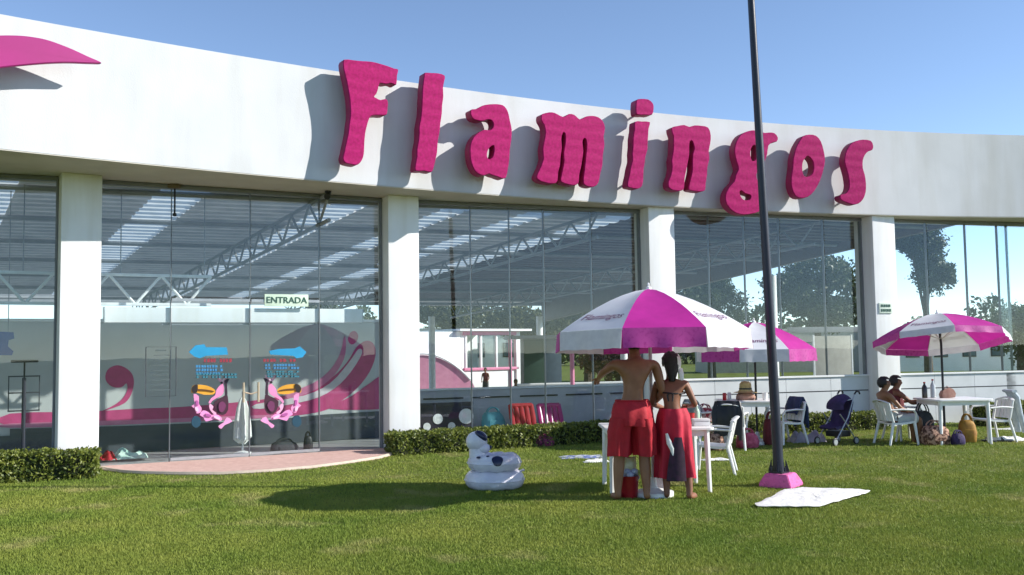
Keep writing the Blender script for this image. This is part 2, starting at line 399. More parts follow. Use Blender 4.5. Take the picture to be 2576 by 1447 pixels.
# two glass door leaves with H shaped pulls
a1, b1, t1, n1 = bays[1]
Mb1 = Matrix((t1, -n1, (0, 0, 1))).transposed()
dpts = [bayx(p, 1) for p in (430, 630, 805)]
for k in range(2):
    p, q = dpts[k] + t1 * .012, dpts[k + 1] - t1 * .012
    d = pane('glass_door', p, q, .04, 2.44, n1)
    mb = MB()
    hx = (q - t1 * .10) if k == 0 else (p + t1 * .10)
    mb.tube([hx + n1 * .06 + Vector((0, 0, .86)), hx + n1 * .06 + Vector((0, 0, 1.16))], .017, 10)
    for z in (.93, 1.09): mb.tube([hx + Vector((0, 0, z)), hx + n1 * .06 + Vector((0, 0, z))], .011, 8)
    part('handle', mb, mat('brass_beige', (.62, .50, .34), None, .35, metal=.4), d)
    for z in (.07, 2.41):
        mb = MB(); mb.box((p + q) / 2 + Vector((0, 0, z)), ((q - p).length, .03, .04), rot=Mb1); part('rail', mb, M_alu, d)
mb = MB(); pm = dpts[1] + n1 * .07
mb.tube([pm - t1 * .09 + Vector((0, 0, 1.01)), pm + Vector((0, 0, .985)), pm + t1 * .09 + Vector((0, 0, 1.01))], .011, 8)
tag(obj('door_chain', mb, mat('brass_beige', (.62, .50, .34))), 'short beige locking bar joining the two door pulls like the bar of an H', 'door lock')

# hall roof: corrugated sheets, rooflights, purlins, trusses
UD = Vector((-0.53, 0.848, 0)); BT = Vector((1, .395, 0)).normalized()
def base(w): return Vector((w, 16.1 + .395 * w, 0))
def roofp(w, t, dz=0.0): return base(w) + UD * t + Vector((0, 0, 4.27 - 0.06 * t + dz))
TL = 16.0
def t0(w):
    t = -.75
    while True:
        p = base(w) + UD * t
        if p.y > fas(p.x) + .46: return t
        t += .02
strips = [(-16, -10.4, 0), (-10.4, -9.7, 1), (-9.7, -7.6, 0), (-7.6, -6.9, 1), (-6.9, -5.05, 0), (-5.05, -4.35, 1), (-4.35, -2.4, 0), (-2.4, -1.8, 1), (-1.8, -.5, 0), (-.5, -.05, 1), (-.05, 1.0, 0), (1.0, 1.5, 1), (1.5, 2.6, 0), (2.6, 3.1, 1), (3.1, 9.5, 0)]
per = .34; nt = int((TL - .8) / per)
for (w0, w1, sk) in strips:
    mb = MB(); r0 = []; r1 = []; ts = max(t0(w0), t0(w1), t0((w0 + w1) / 2))
    for k in range(nt + 2):
        for fr, dz in ((0, 0), (.30, 0), (.42, -.055), (.82, -.055), (.94, 0)):
            t = ts + (k + fr) * per
            r0.append(roofp(w0 + .002, t, dz)); r1.append(roofp(w1 - .002, t, dz))
    mb.loft([r0, r1], cap=(False, False), closed=False)
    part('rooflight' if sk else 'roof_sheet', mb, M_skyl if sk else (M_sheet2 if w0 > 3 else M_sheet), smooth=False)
for t in np.arange(0.8, TL, 2.4):
    mb = MB(); mb.tube([roofp(-16, t, -.11), roofp(9.4, t, -.11)], .045, 6); part('purlin', mb, M_steel)
def bar_truss(p0, p1, h, nseg, r, nm='roof_truss', m=M_steel):
    mb = MB(); mb.tube([p0, p1], r, 6); q0, q1 = p0 - Vector((0, 0, h)), p1 - Vector((0, 0, h)); mb.tube([q0, q1], r, 6)
    for k in range(nseg):
        a = p0.lerp(p1, k / nseg); b = q0.lerp(q1, (k + .5) / nseg); c = p0.lerp(p1, (k + 1) / nseg)
        mb.tube([a, b], r * .7, 5); mb.tube([b, c], r * .7, 5)
    return mb
for w in (-9.0, -2.9, 1.9, 6.4):
    part('roof_truss', bar_truss(roofp(w, t0(w) + .35, -.18), roofp(w, TL, -.18), .42, 18, .032), M_steel)
mb = MB(); mb.loft([[roofp(9.5, t0(9.5), -.12), roofp(9.5, t0(9.5), .12), roofp(9.62, t0(9.5), .12), roofp(9.62, t0(9.5), -.12)], [roofp(9.5, TL, -.75), roofp(9.5, TL, .12), roofp(9.62, TL, .12), roofp(9.62, TL, -.75)]])
part('edge_beam', mb, mat('brown_steel', (.16, .13, .10), None, .6))
mb = MB(); mb.loft([[roofp(-16, TL, -.18), roofp(-16, TL, .12), roofp(-16, TL + .12, .12), roofp(-16, TL + .12, -.18)], [roofp(9.6, TL, -.18), roofp(9.6, TL, .12), roofp(9.6, TL + .12, .12), roofp(9.6, TL + .12, -.18)]])
part('edge_beam', mb, M_steel)
for w, t in ((9.2, 5), (9.2, 11), (9.2, 15.6), (5.6, 15.6), (1.9, 15.6), (-2.9, 15.6), (-9, 15.6)):
    p = roofp(w, t, -.6); mb = MB(); mb.tube([(p.x, p.y, 0.0), tuple(p)], .11, 12); part('rear_post', mb, M_steelw)

# floors
mb = MB(); L_ = []
poly = [b_[0] + b_[3] * .0 for b_ in bays] + [bays[-1][1]]
back = [poly[-1] + UD * 19, poly[0] + UD * 19]
pl = [Vector((p.x, p.y, .012)) for p in poly + back]
tri = tessellate_polygon([pl]); vs = [mb.bm.verts.new(p) for p in pl]
for t in tri: mb.bm.faces.new([vs[i] for i in t])
tag(obj('hall_floor', mb, M_floor, smooth=False), kind='structure')
# pink paved apron in front of the doors: a segment of a circle with a pale kerb
M_pav = mat('pink_pavers', (0.66, 0.44, 0.38), (0.56, 0.35, 0.30), .85, 14, .4, 45)
arc = [on_ground(*p) for p in ((256, 1180), (275, 1185), (310, 1190), (360, 1193), (450, 1195), (560, 1195), (680, 1188), (790, 1178), (880, 1166), (950, 1155), (992, 1144))]
bk0, bk1 = bayx(256, 1), bayx(978, 1)
pl = [Vector((p.x, p.y, 0)) for p in arc] + [bk1, bk0]
mb = MB(); mb.prism([(p.x, p.y) for p in pl], [], .05, Vector((0, 0, .035)), Vector((1, 0, 0)), Vector((0, 1, 0)), Vector((0, 0, 1)))
apron = tag(obj('pavement', mb, M_pav, smooth=False), kind='structure')
mb = MB(); mb.tube([Vector((p.x, p.y, .012)) for p in arc], .035, 6); ke = obj('kerb', mb, mat('kerb_stone', (.55, .45, .36), None, .8, 10), apron)

# ------------------------------------------------------------------ sign letters
def crop2(p): return (689 + p[0] * .3571, 86.1 + p[1] * .3571)
def crop3(p): return (1464.2 + p[0] * .33435, 172.3 + p[1] * .33435)
LET = {
 'F': (crop2, [[(495,180),(560,182),(620,188),(690,195),(750,208),(800,222),(850,243),(878,250),(870,290),(864,355),(838,350),(820,343),(790,350),(745,346),(735,380),(722,420),(708,440),(722,448),(752,462),(790,457),(805,482),(803,520),(796,566),(765,572),(735,568),(700,573),(680,582),(665,610),(652,660),(646,700),(640,760),(636,820),(628,870),(608,906),(580,921),(530,915),(500,903),(487,870),(498,830),(512,760),(525,690),(530,640),(541,580),(542,520),(535,450),(525,400),(514,330),(500,270),(490,220)]], []),
 'l': (crop2, [[(1060,292),(1065,270),(1110,272),(1160,277),(1206,292),(1200,330),(1192,380),(1196,440),(1188,500),(1184,560),(1174,620),(1169,680),(1163,720),(1155,770),(1150,830),(1140,880),(1130,930),(1113,970),(1060,962),(1000,964),(998,920),(1010,860),(1009,810),(1019,750),(1024,700),(1026,650),(1035,600),(1041,540),(1044,480),(1049,420),(1052,360)]], []),
 'a': (crop2, [[(1385,545),(1397,528),(1430,525),(1470,505),(1520,494),(1570,491),(1612,500),(1640,525),(1656,560),(1664,610),(1676,670),(1674,740),(1665,810),(1660,880),(1650,940),(1634,1012),(1600,1014),(1570,1000),(1540,992),(1515,984),(1480,995),(1440,980),(1410,950),(1390,900),(1384,850),(1385,800),(1396,750),(1420,710),(1450,688),(1490,674),(1525,676),(1545,655),(1546,625),(1530,603),(1500,601),(1470,613),(1430,606),(1398,588)]], [[(1505,830),(1520,798),(1550,784),(1552,830),(1540,868),(1516,882),(1503,860)]]),
 'm': (crop2, [[(1885,575),(1895,560),(1940,549),(1980,555),(2020,575),(2050,580),(2080,562),(2120,569),(2145,590),(2165,600),(2200,580),(2250,574),(2290,586),(2320,615),(2333,660),(2324,720),(2331,780),(2320,850),(2315,920),(2300,980),(2290,1040),(2265,1070),(2225,1076),(2187,1060),(2181,1020),(2190,960),(2196,900),(2200,840),(2206,780),(2200,740),(2185,733),(2174,760),(2180,820),(2174,880),(2165,940),(2152,990),(2145,1050),(2110,1063),(2060,1055),(2027,1040),(2022,1010),(2035,950),(2046,890),(2044,830),(2055,760),(2052,700),(2036,693),(2027,740),(2030,800),(2020,860),(2016,920),(2005,970),(2000,1030),(1975,1051),(1930,1050),(1880,1035),(1855,1010),(1858,985),(1882,930),(1900,870),(1897,810),(1906,750),(1914,690),(1905,640),(1888,610)]], []),
 'i': (crop3, [[(400,402),(450,398),(512,402),(504,450),(500,500),(494,560),(493,610),(480,660),(474,710),(464,760),(461,820),(454,880),(420,906),(375,900),(345,888),(346,850),(360,800),(367,750),(381,690),(379,640),(386,580),(387,520),(396,460)]], []),
 'dot': (crop3, [[(412,240),(440,228),(500,232),(536,265),(541,300),(528,346),(480,350),(420,348),(409,320),(407,280)]], []),
 'n': (crop3, [[(675,450),(720,432),(770,424),(810,440),(850,428),(900,430),(950,445),(971,500),(968,560),(955,620),(959,680),(945,740),(943,800),(932,870),(924,917),(880,926),(840,922),(807,910),(808,870),(820,820),(833,760),(834,700),(836,640),(847,600),(832,545),(813,549),(808,600),(806,650),(795,710),(786,770),(775,820),(771,870),(764,910),(740,920),(690,915),(655,896),(650,850),(670,800),(681,740),(677,690),(686,630),(689,570),(690,510)]], []),
 'g': (crop3, [[(1290,466),(1240,474),(1195,500),(1165,550),(1150,610),(1156,670),(1170,720),(1180,760),(1160,800),(1148,850),(1110,890),(1085,940),(1084,1000),(1110,1050),(1160,1086),(1220,1099),(1280,1095),(1335,1075),(1372,1030),(1384,970),(1368,910),(1332,862),(1312,805),(1330,762),(1372,705),(1396,645),(1404,582),(1432,556),(1466,550),(1476,520),(1450,485),(1410,481),(1375,486),(1335,470)]], [[(1272,605),(1290,578),(1312,590),(1314,650),(1302,692),(1280,694),(1268,650)], [(1185,932),(1200,918),(1230,940),(1272,955),(1262,987),(1230,992),(1204,976)]]),
 'o': (crop3, [[(1660,515),(1710,497),(1762,505),(1800,550),(1821,620),(1829,690),(1815,770),(1790,850),(1750,920),(1700,966),(1650,976),(1606,955),(1580,890),(1577,820),(1586,750),(1590,690),(1601,640),(1620,580)]], [[(1675,680),(1700,658),(1735,690),(1746,740),(1735,790),(1700,816),(1670,806),(1659,760),(1661,712)]]),
 's': (crop3, [[(2176,546),(2192,580),(2185,612),(2155,626),(2130,652),(2114,690),(2114,750),(2130,800),(2139,860),(2136,930),(2115,985),(2080,1016),(2040,1023),(1985,1006),(1948,985),(1945,953),(1982,944),(2006,915),(2013,870),(2005,810),(1994,760),(1979,700),(1985,640),(2006,590),(2040,555),(2090,539),(2140,537)]], []),
}
STAND = 0.37; THICK = 0.19
LLAB = {'F': 'tall pink capital letter F standing first on the white fascia, rising above its top edge', 'l': 'tall narrow pink letter l between the capital F and the first a',
 'a': 'chunky pink letter a with a small eye, left of the letter m', 'm': 'widest pink letter, the three legged m in the middle of the sign',
 'i': 'pink letter i whose square dot pokes above the top edge of the fascia', 'n': 'pink letter n with two legs between the i and the lamp pole',
 'g': 'pink letter g partly hidden behind the dark lamp pole, hanging below the fascia', 'o': 'oval pink letter o with a pale hole, right of the lamp pole',
 's': 'last pink letter of the sign, the narrow slanting s'}
def build_letter(key, shapes):
    fn = LET[key][0]
    allp = [fn(p) for l in LET[key][1] for p in l]
    cx = sum(p[0] for p in allp) / len(allp); cy = sum(p[1] for p in allp) / len(allp)
    d = ray(cx, cy); lo, hi = 5.0, 40.0
    for _ in range(60):
        k = (lo + hi) / 2
        if d.y * k < fas(d.x * k): lo = k
        else: hi = k
    x = d.x * lo; t, n = ntan(fslope(x))
    x0 = x; o = Vector((x0, fas(x0), 0)) + n * STAND
    P = on_plane(cx, cy, o, n)
    root = thing('sign_letter', LLAB[key], 'sign letter', (P.x, P.y, P.z), math.atan2(t.y, t.x), 'letters of the pink sign on the fascia')
    up = Vector((0, 0, 1))
    for nm, key2 in shapes:
        f2 = LET[key2][0]
        def loc(p):
            q = on_plane(*f2(p), o, n) - P; return (q.dot(t), q.z)
        out = smooth_loop([loc(p) for p in LET[key2][1][0]], 2)
        out = [(a + .003 * math.sin(7 * i), b + .003 * math.cos(5.3 * i)) for i, (a, b) in enumerate(out)]
        hol = [smooth_loop([loc(p) for p in h], 3) for h in LET[key2][2]]
        # local frame: x along the fascia, y into the wall, z up; front face at y = 0
        mb = MB(); mb.prism(out, hol, THICK - .03, Vector((0, .03, 0)), Vector((1, 0, 0)), up, Vector((0, -1, 0)))
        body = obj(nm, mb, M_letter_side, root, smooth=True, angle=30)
        fl = [q for l in [out] + hol for q in l]; tr = tessellate_polygon([[Vector((a, b, 0)) for a, b in l] for l in [out] + hol])
        def ar(q): return abs((fl[q[1]][0] - fl[q[0]][0]) * (fl[q[2]][1] - fl[q[0]][1]) - (fl[q[2]][0] - fl[q[0]][0]) * (fl[q[1]][1] - fl[q[0]][1]))
        big = max(tr, key=ar); cxx, czz = sum(fl[i][0] for i in big) / 3, sum(fl[i][1] for i in big) / 3
        mb = MB(); mb.tube([(cxx, THICK - .01, czz), (cxx, STAND + .02, czz)], .02, 8); obj('spacer', mb, M_alu, root)
        mb = MB(); mb.prism(out, hol, .029, Vector((0, 0, 0)), Vector((1, 0, 0)), up, Vector((0, -1, 0)), rim=.008)
        obj('face', mb, M_letter, body, smooth=True, angle=30)
for k in 'Flamingos':
    build_letter(k, [('body', k)] + ([('dot', 'dot')] if k == 'i' else []))
# the pink wing emblem at the left
ex_ = [(-175, 132), (-110, 108), (-50, 94), (0, 89), (50, 89.5), (90, 94), (125, 102), (175, 120.5), (220, 141), (256, 158), (225, 159), (185, 157.5), (150, 157.5), (100, 160), (50, 164.5), (0, 170), (-60, 180), (-120, 182), (-165, 165)]
x = -6.2; t, n = ntan(fslope(x)); o = Vector((x, fas(x), 0)) + n * .40
P = on_plane(40, 125, o, n)
root = thing('wing_emblem', 'flat pink wing shaped emblem held off the fascia at the left edge of the picture', 'emblem', P, math.atan2(t.y, t.x))
out = smooth_loop([((on_plane(*p, o, n) - P).dot(t), (on_plane(*p, o, n) - P).z) for p in ex_], 4)
mb = MB(); mb.prism(out, [], .06, Vector((0, 0, 0)), Vector((1, 0, 0)), Vector((0, 0, 1)), Vector((0, -1, 0)), rim=.01)
obj('plate', mb, mat('emblem_pink', (.37, .010, .17), (.33, .009, .15), .5, 2), root)
for sx in (-1.1, -.5):
    mb = MB(); mb.tube([(sx, .05, .0), (sx, .5, .0)], .03, 8); obj('bracket', mb, M_alu, root)

# ------------------------------------------------------------------ fittings on the soffit and signs on the glass
p = on_plane(440, 465, Vector((0, 0, 4.13)), Vector((0, 0, 1)))
root = thing('pendant_lamp', 'dark square soffit fitting with a thin rod hanging down in front of the left bay', 'lamp', (p.x, p.y, 4.13))
mb = MB(); mb.box((0, 0, -.03), (.16, .16, .06), bev=.008); obj('mounting_plate', mb, mat('bronze', (.16, .12, .07)), root)
mb = MB(); mb.tube([(0, 0, -.06), (0, 0, -.42)], .014, 8); obj('rod', mb, M_black, root)
mb = MB(); mb.lathe([(.012, -.42), (.03, -.44), (.03, -.47), (.0, -.48)], n=10); obj('end_cap', mb, M_black, root)
p = on_plane(825, 481, Vector((0, 0, 4.13)), Vector((0, 0, 1)))
root = thing('soffit_spotlight', 'small dark spotlight under the soffit just left of the second column', 'lamp', (p.x, p.y, 4.13))
mb = MB(); mb.lathe([(.0, 0), (.05, 0), (.05, -.03), (.02, -.035), (.02, -.05), (0, -.05)], n=12); obj('base', mb, M_black, root)
mb = MB(); mb.tube([(0, .03, -.06), (0, -.07, -.10)], [.035, .05], 12); obj('lamp_head', mb, M_black, root)

def glass_pt(px, py, i=1, off=.02):
    a, b, t, n = bays[i]; return on_plane(px, py, a + n * off, n)
# ENTRADA board
P = glass_pt(721, 756); root = thing('entrance_sign', 'pale green ENTRADA board with dark lettering fixed on the glass over the doors', 'sign', P, math.atan2(t1.y, t1.x))
w_ = (glass_pt(776, 756) - glass_pt(666, 756)).length
mb = MB(); mb.box((0, 0, 0), (w_, .02, .19), bev=.004); obj('board', mb, mat('sign_pale_green', (.62, .76, .60), None, .5), root)
mb = MB(); bm = text_bm('ENTRADA', .138, .004); mb.add(bm, Matrix.Translation((0, -.014, 0)) @ Matrix.Rotation(R(90), 4, 'X') @ Matrix.Diagonal((1.02, 1.0, 1, 1)))
obj('lettering', mb, mat('sign_dark_green', (.02, .09, .06)), root, smooth=False)
# small two line notice on the fourth column
t4, n4 = cn[4]; P = on_plane(2228, 775, cols[4] + n4 * .012, n4)
root = thing('column_notice', 'small pale notice with two dark green lines of print on the right column', 'sign', P, math.atan2(t4.y, t4.x))
mb = MB(); mb.box((0, 0, 0), (.30, .016, .20), bev=.003); obj('board', mb, mat('notice_pale', (.70, .80, .68)), root)
mb = MB()
for z, ws in ((.045, (.05, .04, .03, .05)), (-.045, (.03, .06, .05, .04))):
    x = -.115
    for w in ws: mb.box((x + w / 2, -.011, z), (w, .006, .05)); x += w + .016
obj('print', mb, mat('sign_dark_green', (.02, .09, .06)), root, smooth=False)

# flamingo stickers (left one traced, right one mirrored) and arrow posters
def c4(p): return ((480 + p[0] / 3.288) * .8613, (960 + p[1] / 3.288) * .8613)
STK = [('bill', (.75, .36, .03), [(260,575),(290,540),(400,545),(470,575),(490,602),(470,632),(380,635),(300,612),(262,622)]),
 ('head', (.80, .27, .50), [(488,640),(500,590),(530,550),(562,528),(577,590),(550,642),(500,668),(460,695),(440,720),(424,710),(450,668)]),
 ('crest', (.80, .45, .60), [(500,445),(530,478),(560,490),(602,458),(592,522),(545,520),(510,482)]),
 ('wing', (.80, .30, .55), [(280,627),(332,650),(330,720),(357,760),(350,802),(310,815),(290,770),(260,742),(290,720)]),
 ('breast', (.80, .30, .58), [(370,785),(420,800),(455,830),(490,820),(547,850),(545,887),(480,870),(400,892),(375,850),(340,830)]),
 ('neck', (.80, .40, .58), [(440,722),(472,750),(460,780),(500,810),(480,827),(440,782),(430,742)]),
 ('foot', (.80, .32, .58), [(600,850),(652,890),(580,925),(545,962),(518,935),(570,900)]),
 ('body', (.055, .012, .03), [(478,705),(560,655),(606,640),(612,780),(560,832),(502,800)]),
 ('tail', (.03, .015, .03), [(575,500),(625,480),(600,530),(606,630),(580,640),(582,560)]),
 ('eye', (.01, .01, .01), [(535,520),(550,508),(562,522),(550,535)]),
 ('bill_tip', (.02, .012, .01), [(262,575),(290,542),(320,541),(312,610),(275,618)]),
 ('bill_line', (.10, .04, .01), [(320,580),(400,585),(470,598),(470,606),(400,596),(320,592)]),
 ('ball', (.01, .06, .10), [(262,880),(285,840),(325,845),(348,880),(340,930),(300,952),(265,925)])]
STK2 = [('crest_strand', (.82, .62, .70), [(498,440),(506,436),(540,484),(532,490)]), ('crest_strand', (.82, .62, .70), [(600,452),(608,460),(560,508),(552,500)]),
 ('feather', (.45, .10, .34), [(300,700),(318,690),(326,735),(308,742)]), ('feather', (.85, .55, .72), [(292,752),(318,760),(322,796),(300,790)]),
 ('feather', (.45, .10, .34), [(395,815),(440,826),(448,846),(402,842)]), ('feather', (.85, .55, .72), [(480,836),(530,856),(524,876),(474,852)]),
 ('shade', (.16, .03, .10), [(520,720),(560,700),(590,740),(560,800),(525,790)])]
def flat_pieces(root, pieces, conv, th=.006, smooth=True):
    for k, (nm, c, pts) in enumerate(pieces):
        q = [glass_pt(*conv(p), 1, .02) - root.location for p in pts]
        pl = [(v.dot(t1), v.z) for v in q]; pl = smooth_loop(pl, 2) if smooth else pl
        mb = MB(); mb.prism(pl, [], th + .0015 * k, Vector((0, -.0015 * k, 0)), Vector((1, 0, 0)), Vector((0, 0, 1)), Vector((0, -1, 0)))
        obj(nm, mb, mat('sticker_%d%d%d' % tuple(int(v * 255) for v in c), c, None, .5), root, smooth=False)
ang1 = math.atan2(t1.y, t1.x)
for side in (0, 1):
    P = glass_pt(*c4((430, 720)) if not side else c4((1144, 720)), 1, .02)
    root = thing('flamingo_sticker', ('pink and orange flamingo sticker facing left on the left glass door', 'pink and orange flamingo sticker facing right on the right glass door')[side], 'sticker', P, ang1, 'flamingo stickers on the doors')
    flat_pieces(root, STK + STK2, c4 if not side else (lambda p: c4((1574 - p[0], p[1] - 6))))
M_blue = mat('poster_blue', (.03, .26, .50), None, .5)
def PR(nm, c, x0, x1, y, h, n, rows):
    rn = random.Random(x0 + y); out = []
    for r_ in range(rows):
        x = x0; yy = y + r_ * h * 1.45; st = (x1 - x0) / n
        for k in range(n):
            if rn.random() < .12: continue
            xa = x0 + k * st + rn.uniform(0, 3); w = st * rn.uniform(.6, .85); d = h * rn.uniform(-.12, .1)
            out.append((nm, c, [(xa, yy + d), (xa + w, yy - d), (xa + w, yy + h), (xa + w * .6, yy + h * .9), (xa + w * .5, yy + h * 1.02), (xa, yy + h)]))
    return out
ARL = [('arrow', (.02, .30, .55), [(235,225),(300,160),(385,150),(400,178),(600,180),(612,250),(400,262),(340,285),(290,270)]),
 ] + PR('red_print', (.30, .03, .05), 380, 650, 288, 36, 9, 1) + PR('blue_print', (.05, .24, .45), 300, 560, 350, 24, 10, 3) + PR('teal_print', (.04, .20, .26), 300, 690, 430, 18, 13, 2)
ARR = [('arrow', (.02, .30, .55), [(1005,215),(1100,195),(1250,190),(1300,170),(1365,225),(1330,275),(1270,285),(1240,262),(1020,250)]),
 ] + PR('red_print', (.30, .03, .05), 950, 1265, 290, 30, 10, 1) + PR('blue_print', (.05, .22, .42), 965, 1290, 340, 20, 12, 2) + PR('teal_print', (.04, .20, .26), 980, 1290, 405, 16, 11, 3)
for nm, AR, cp, lab in (('l', ARL, (460, 300), 'blue left pointing arrow poster with red print on the left door'), ('r', ARR, (1150, 300), 'blue right pointing arrow poster with red print on the right door')):
    root = thing('arrow_poster', lab, 'poster', glass_pt(*c4(cp), 1, .02), ang1, 'arrow posters on the doors')
    flat_pieces(root, AR, c4, smooth=False)
# two lines drawn menu board
P = glass_pt(405, 935); root = thing('price_board', 'thin framed transparent price board with faint rows of print left of the doors', 'notice board', P, ang1)
mb = MB(); W2, H2 = .21, .36
mb.tube([(-W2, -.01, -H2), (W2, -.01, -H2), (W2, -.01, H2), (-W2, -.01, H2)], .006, 6, closed=True); obj('frame', mb, M_darkframe, root)
mb = MB(); 
for k in range(9):
    ln = .30 if k else .2; mb.box((random.uniform(-.02, .02), -.008, H2 - .05 - k * .072), (ln * random.uniform(.7, 1), .006, .022 if k == 0 else .010))
obj('print', mb, mat('print_grey', (.10, .13, .13)), root, smooth=False)

# ------------------------------------------------------------------ things behind the glass
in1 = -n1
def inside(px, py, back, i=1):
    a, b, t, n = bays[i]; return on_plane(px, py, a - n * back, n)
MBK = 2.0
a0 = inside(-330, 900, MBK); b0 = inside(968, 900, MBK); a0.z = b0.z = 0
root = thing('mural_wall', 'low pale inner wall painted with a pink wave and curls behind the entrance glass', 'wall', ((a0 + b0) / 2), ang1)
Lm = (b0 - a0).length
mb = MB(); mb.box((0, .08, 1.08), (Lm, .16, 2.12), bev=.005); obj('wall', mb, M_mural, root)
capx = inside(908, 800, MBK - .12); xr = (capx - (a0 + b0) / 2).dot(t1)
mb = MB(); mb.box((0, .08, 2.17), (Lm, .20, .05), bev=.01); obj('coping', mb, M_white, root)
mb = MB(); mb.box((0, -.012, .20), (Lm, .02, .36)); obj('skirting', mb, M_mdark, root)
def mur(px, py): 
    q = inside(px, py, MBK) - root.location; return (q.dot(t1), q.z)
def c5(p): return ((250 + p[0] / 1.809) * .8613, (650 + p[1] / 1.809) * .8613)
SW = [('pink_wave', M_mpink, 0, [c5(p) for p in [(-400,1010),(0,1000),(250,985),(500,975),(800,950),(1000,925),(1180,880),(1300,820),(1380,740),(1430,660),(1480,625),(1520,640),(1532,700),(1500,790),(1430,880),(1340,950),(1240,1000),(1000,1030),(600,1045),(200,1060),(-400,1075)]]),
 ('rose_band', M_mpink2, 1, [c5(p) for p in [(1060,905),(1200,850),(1290,780),(1345,690),(1366,600),(1375,640),(1365,720),(1310,810),(1220,880),(1090,930)]]),
 ('pale_curl', mat('mural_paint_white', (.66, .60, .60)), 2, [c5(p) for p in [(900,960),(1150,915),(1290,850),(1390,740),(1440,670),(1460,690),(1400,790),(1310,880),(1180,940),(920,985)]]),
 ('pink_drop', M_mpink, 1, [c5(p) for p in [(1385,620),(1400,580),(1425,575),(1440,600),(1430,630),(1405,645)]]),
 ('pink_comma', M_mpink, 1, [c5(p) for p in [(105,830),(115,780),(160,755),(205,765),(245,800),(255,850),(240,910),(205,955),(130,985),(80,1000),(150,965),(195,930),(220,885),(215,850),(190,870),(140,868)]]),
 ('rose_strip', M_mpink2, 1, [c5(p) for p in [(-400,1062),(200,1045),(600,1030),(1000,1016),(1000,1030),(600,1050),(200,1068),(-400,1085)]]),
 ('pink_hill', M_mpink, 1, [c5(p) for p in [(1290,985),(1400,920),(1500,850),(1570,815),(1582,960),(1580,985)]]),
 ('dark_base', M_mdark, 3, [c5(p) for p in [(-400,1090),(200,1075),(700,1055),(1000,1040),(1250,1015),(1585,995),(1585,1150),(700,1180),(-400,1200)]])]
for nm, m, lay, pts in SW:
    pl = [mur(*p) for p in pts]; pl = [(max(-Lm / 2, min(Lm / 2 - .01, p[0])), max(.03, p[1])) for p in pl]
    if nm != 'dark_base': pl = smooth_loop(pl, 3)
    mb = MB(); mb.prism(pl, [], .004, Vector((0, -.006 - .003 * lay, 0)), Vector((1, 0, 0)), Vector((0, 0, 1)), Vector((0, -1, 0))); obj(nm, mb, m, root, smooth=False)
# magenta end screen beside the second column
p = bayx(974, 1) - n1 * .10; root = thing('magenta_post', 'slim dark magenta post standing just left of the second column behind the glass', 'post', p, ang1)
mb = MB(); mb.box((0, 0, 1.14), (.07, .08, 2.28), bev=.01); obj('shaft', mb, mat('magenta_panel', (.30, .02, .10)), root)
mb = MB(); mb.box((0, 0, 2.30), (.10, .11, .04), bev=.008); obj('cap', mb, M_white, root)
ha, hb = inside(262, 795, .16), inside(907, 795, .16); hz1 = inside(600, 776, .16).z; hz0 = inside(600, 812, .16).z
hm = (ha + hb) / 2; hm.z = 0
root = thing('door_header', 'long white header box running behind the glass above the entrance doors', 'header beam', hm, ang1)
hl = (Vector((hb.x, hb.y, 0)) - Vector((ha.x, ha.y, 0))).length
mb = MB(); mb.box((0, 0, (hz0 + hz1) / 2), (hl, .20, hz1 - hz0), bev=.008); obj('box', mb, M_col, root)
for sx in (-1, 1):
    mb = MB(); mb.box((sx * (hl / 2 + .006), 0, (hz0 + hz1) / 2), (.012, .21, hz1 - hz0 + .01), bev=.003); obj('end_plate', mb, M_alu, root)
mb = MB(); mb.box((0, -.06, hz0 - .02), (hl * .6, .04, .035)); obj('track', mb, M_jamb, root)
# lattice beam above the mural
z0, z1 = 2.36, 2.80
A = inside(-330, 900, .48); B = inside(530, 900, .48); A.z = B.z = 0
root = thing('lattice_beam', 'white zigzag lattice beam hung behind the glass left of the doors', 'truss', (A + B) / 2, ang1)
Lb = (B - A).length; ns = max(4, round(Lb / .80))
for z in (z0, z1):
    mb = MB(); mb.box((0, 0, z), (Lb, .05, .045), bev=.006); obj('chord', mb, M_steelw, root)
for k in range(ns):
    xa = -Lb / 2 + Lb * k / ns; xm = xa + Lb / ns / 2; xb = xa + Lb / ns
    for s_, e_ in (((xa, z1), (xm, z0)), ((xm, z0), (xb, z1))):
        mb = MB(); mb.tube([(s_[0], 0, s_[1]), (e_[0], 0, e_[1])], .022, 8); obj('web_bar', mb, M_steelw, root)
for xq in (-Lb / 2 + .4, -.4, .9, Lb / 2 - .1):
    mb = MB(); mb.tube([(xq, .03, z1), (xq, .03, 4.08)], .008, 6); obj('hanger', mb, M_steel, root)
# pole stand with shelf frame in the left bay, blue banner
P = inside(58, 1110, .9); P.z = .012
root = thing('pole_stand', 'dark pole stand with a small tray top inside the leftmost bay', 'stand', P, ang1)
mb = MB(); mb.lathe([(.0, 0), (.2, 0), (.2, .02), (.04, .05), (0, .05)], n=20); obj('base', mb, M_black, root)
mb = MB(); mb.tube([(0, 0, .05), (0, 0, 1.28)], .028, 10); obj('pole', mb, mat('stand_dark', (.03, .03, .05)), root)
mb = MB(); mb.box((0, 0, 1.52), (.36, .2, .04), bev=.01); mb.tube([(0, 0, 1.28), (0, 0, 1.5)], .012, 8); obj('tray', mb, M_black, root)
mb = MB()
for z in (1.30, 1.06, .8): mb.box((0, 0, z), (.42, .02, .02))
for xq in (-.2, .2): mb.box((xq, 0, 1.05), (.015, .015, .52))
obj('wire_rack', mb, M_darkframe, root)
P = inside(10, 862, .7); root = thing('blue_banner', 'royal blue cut out banner at the left edge inside the glass', 'banner', P, ang1)
q = [(-60, 832), (34, 836), (36, 852), (22, 856), (20, 872), (34, 884), (30, 894), (-60, 894)]
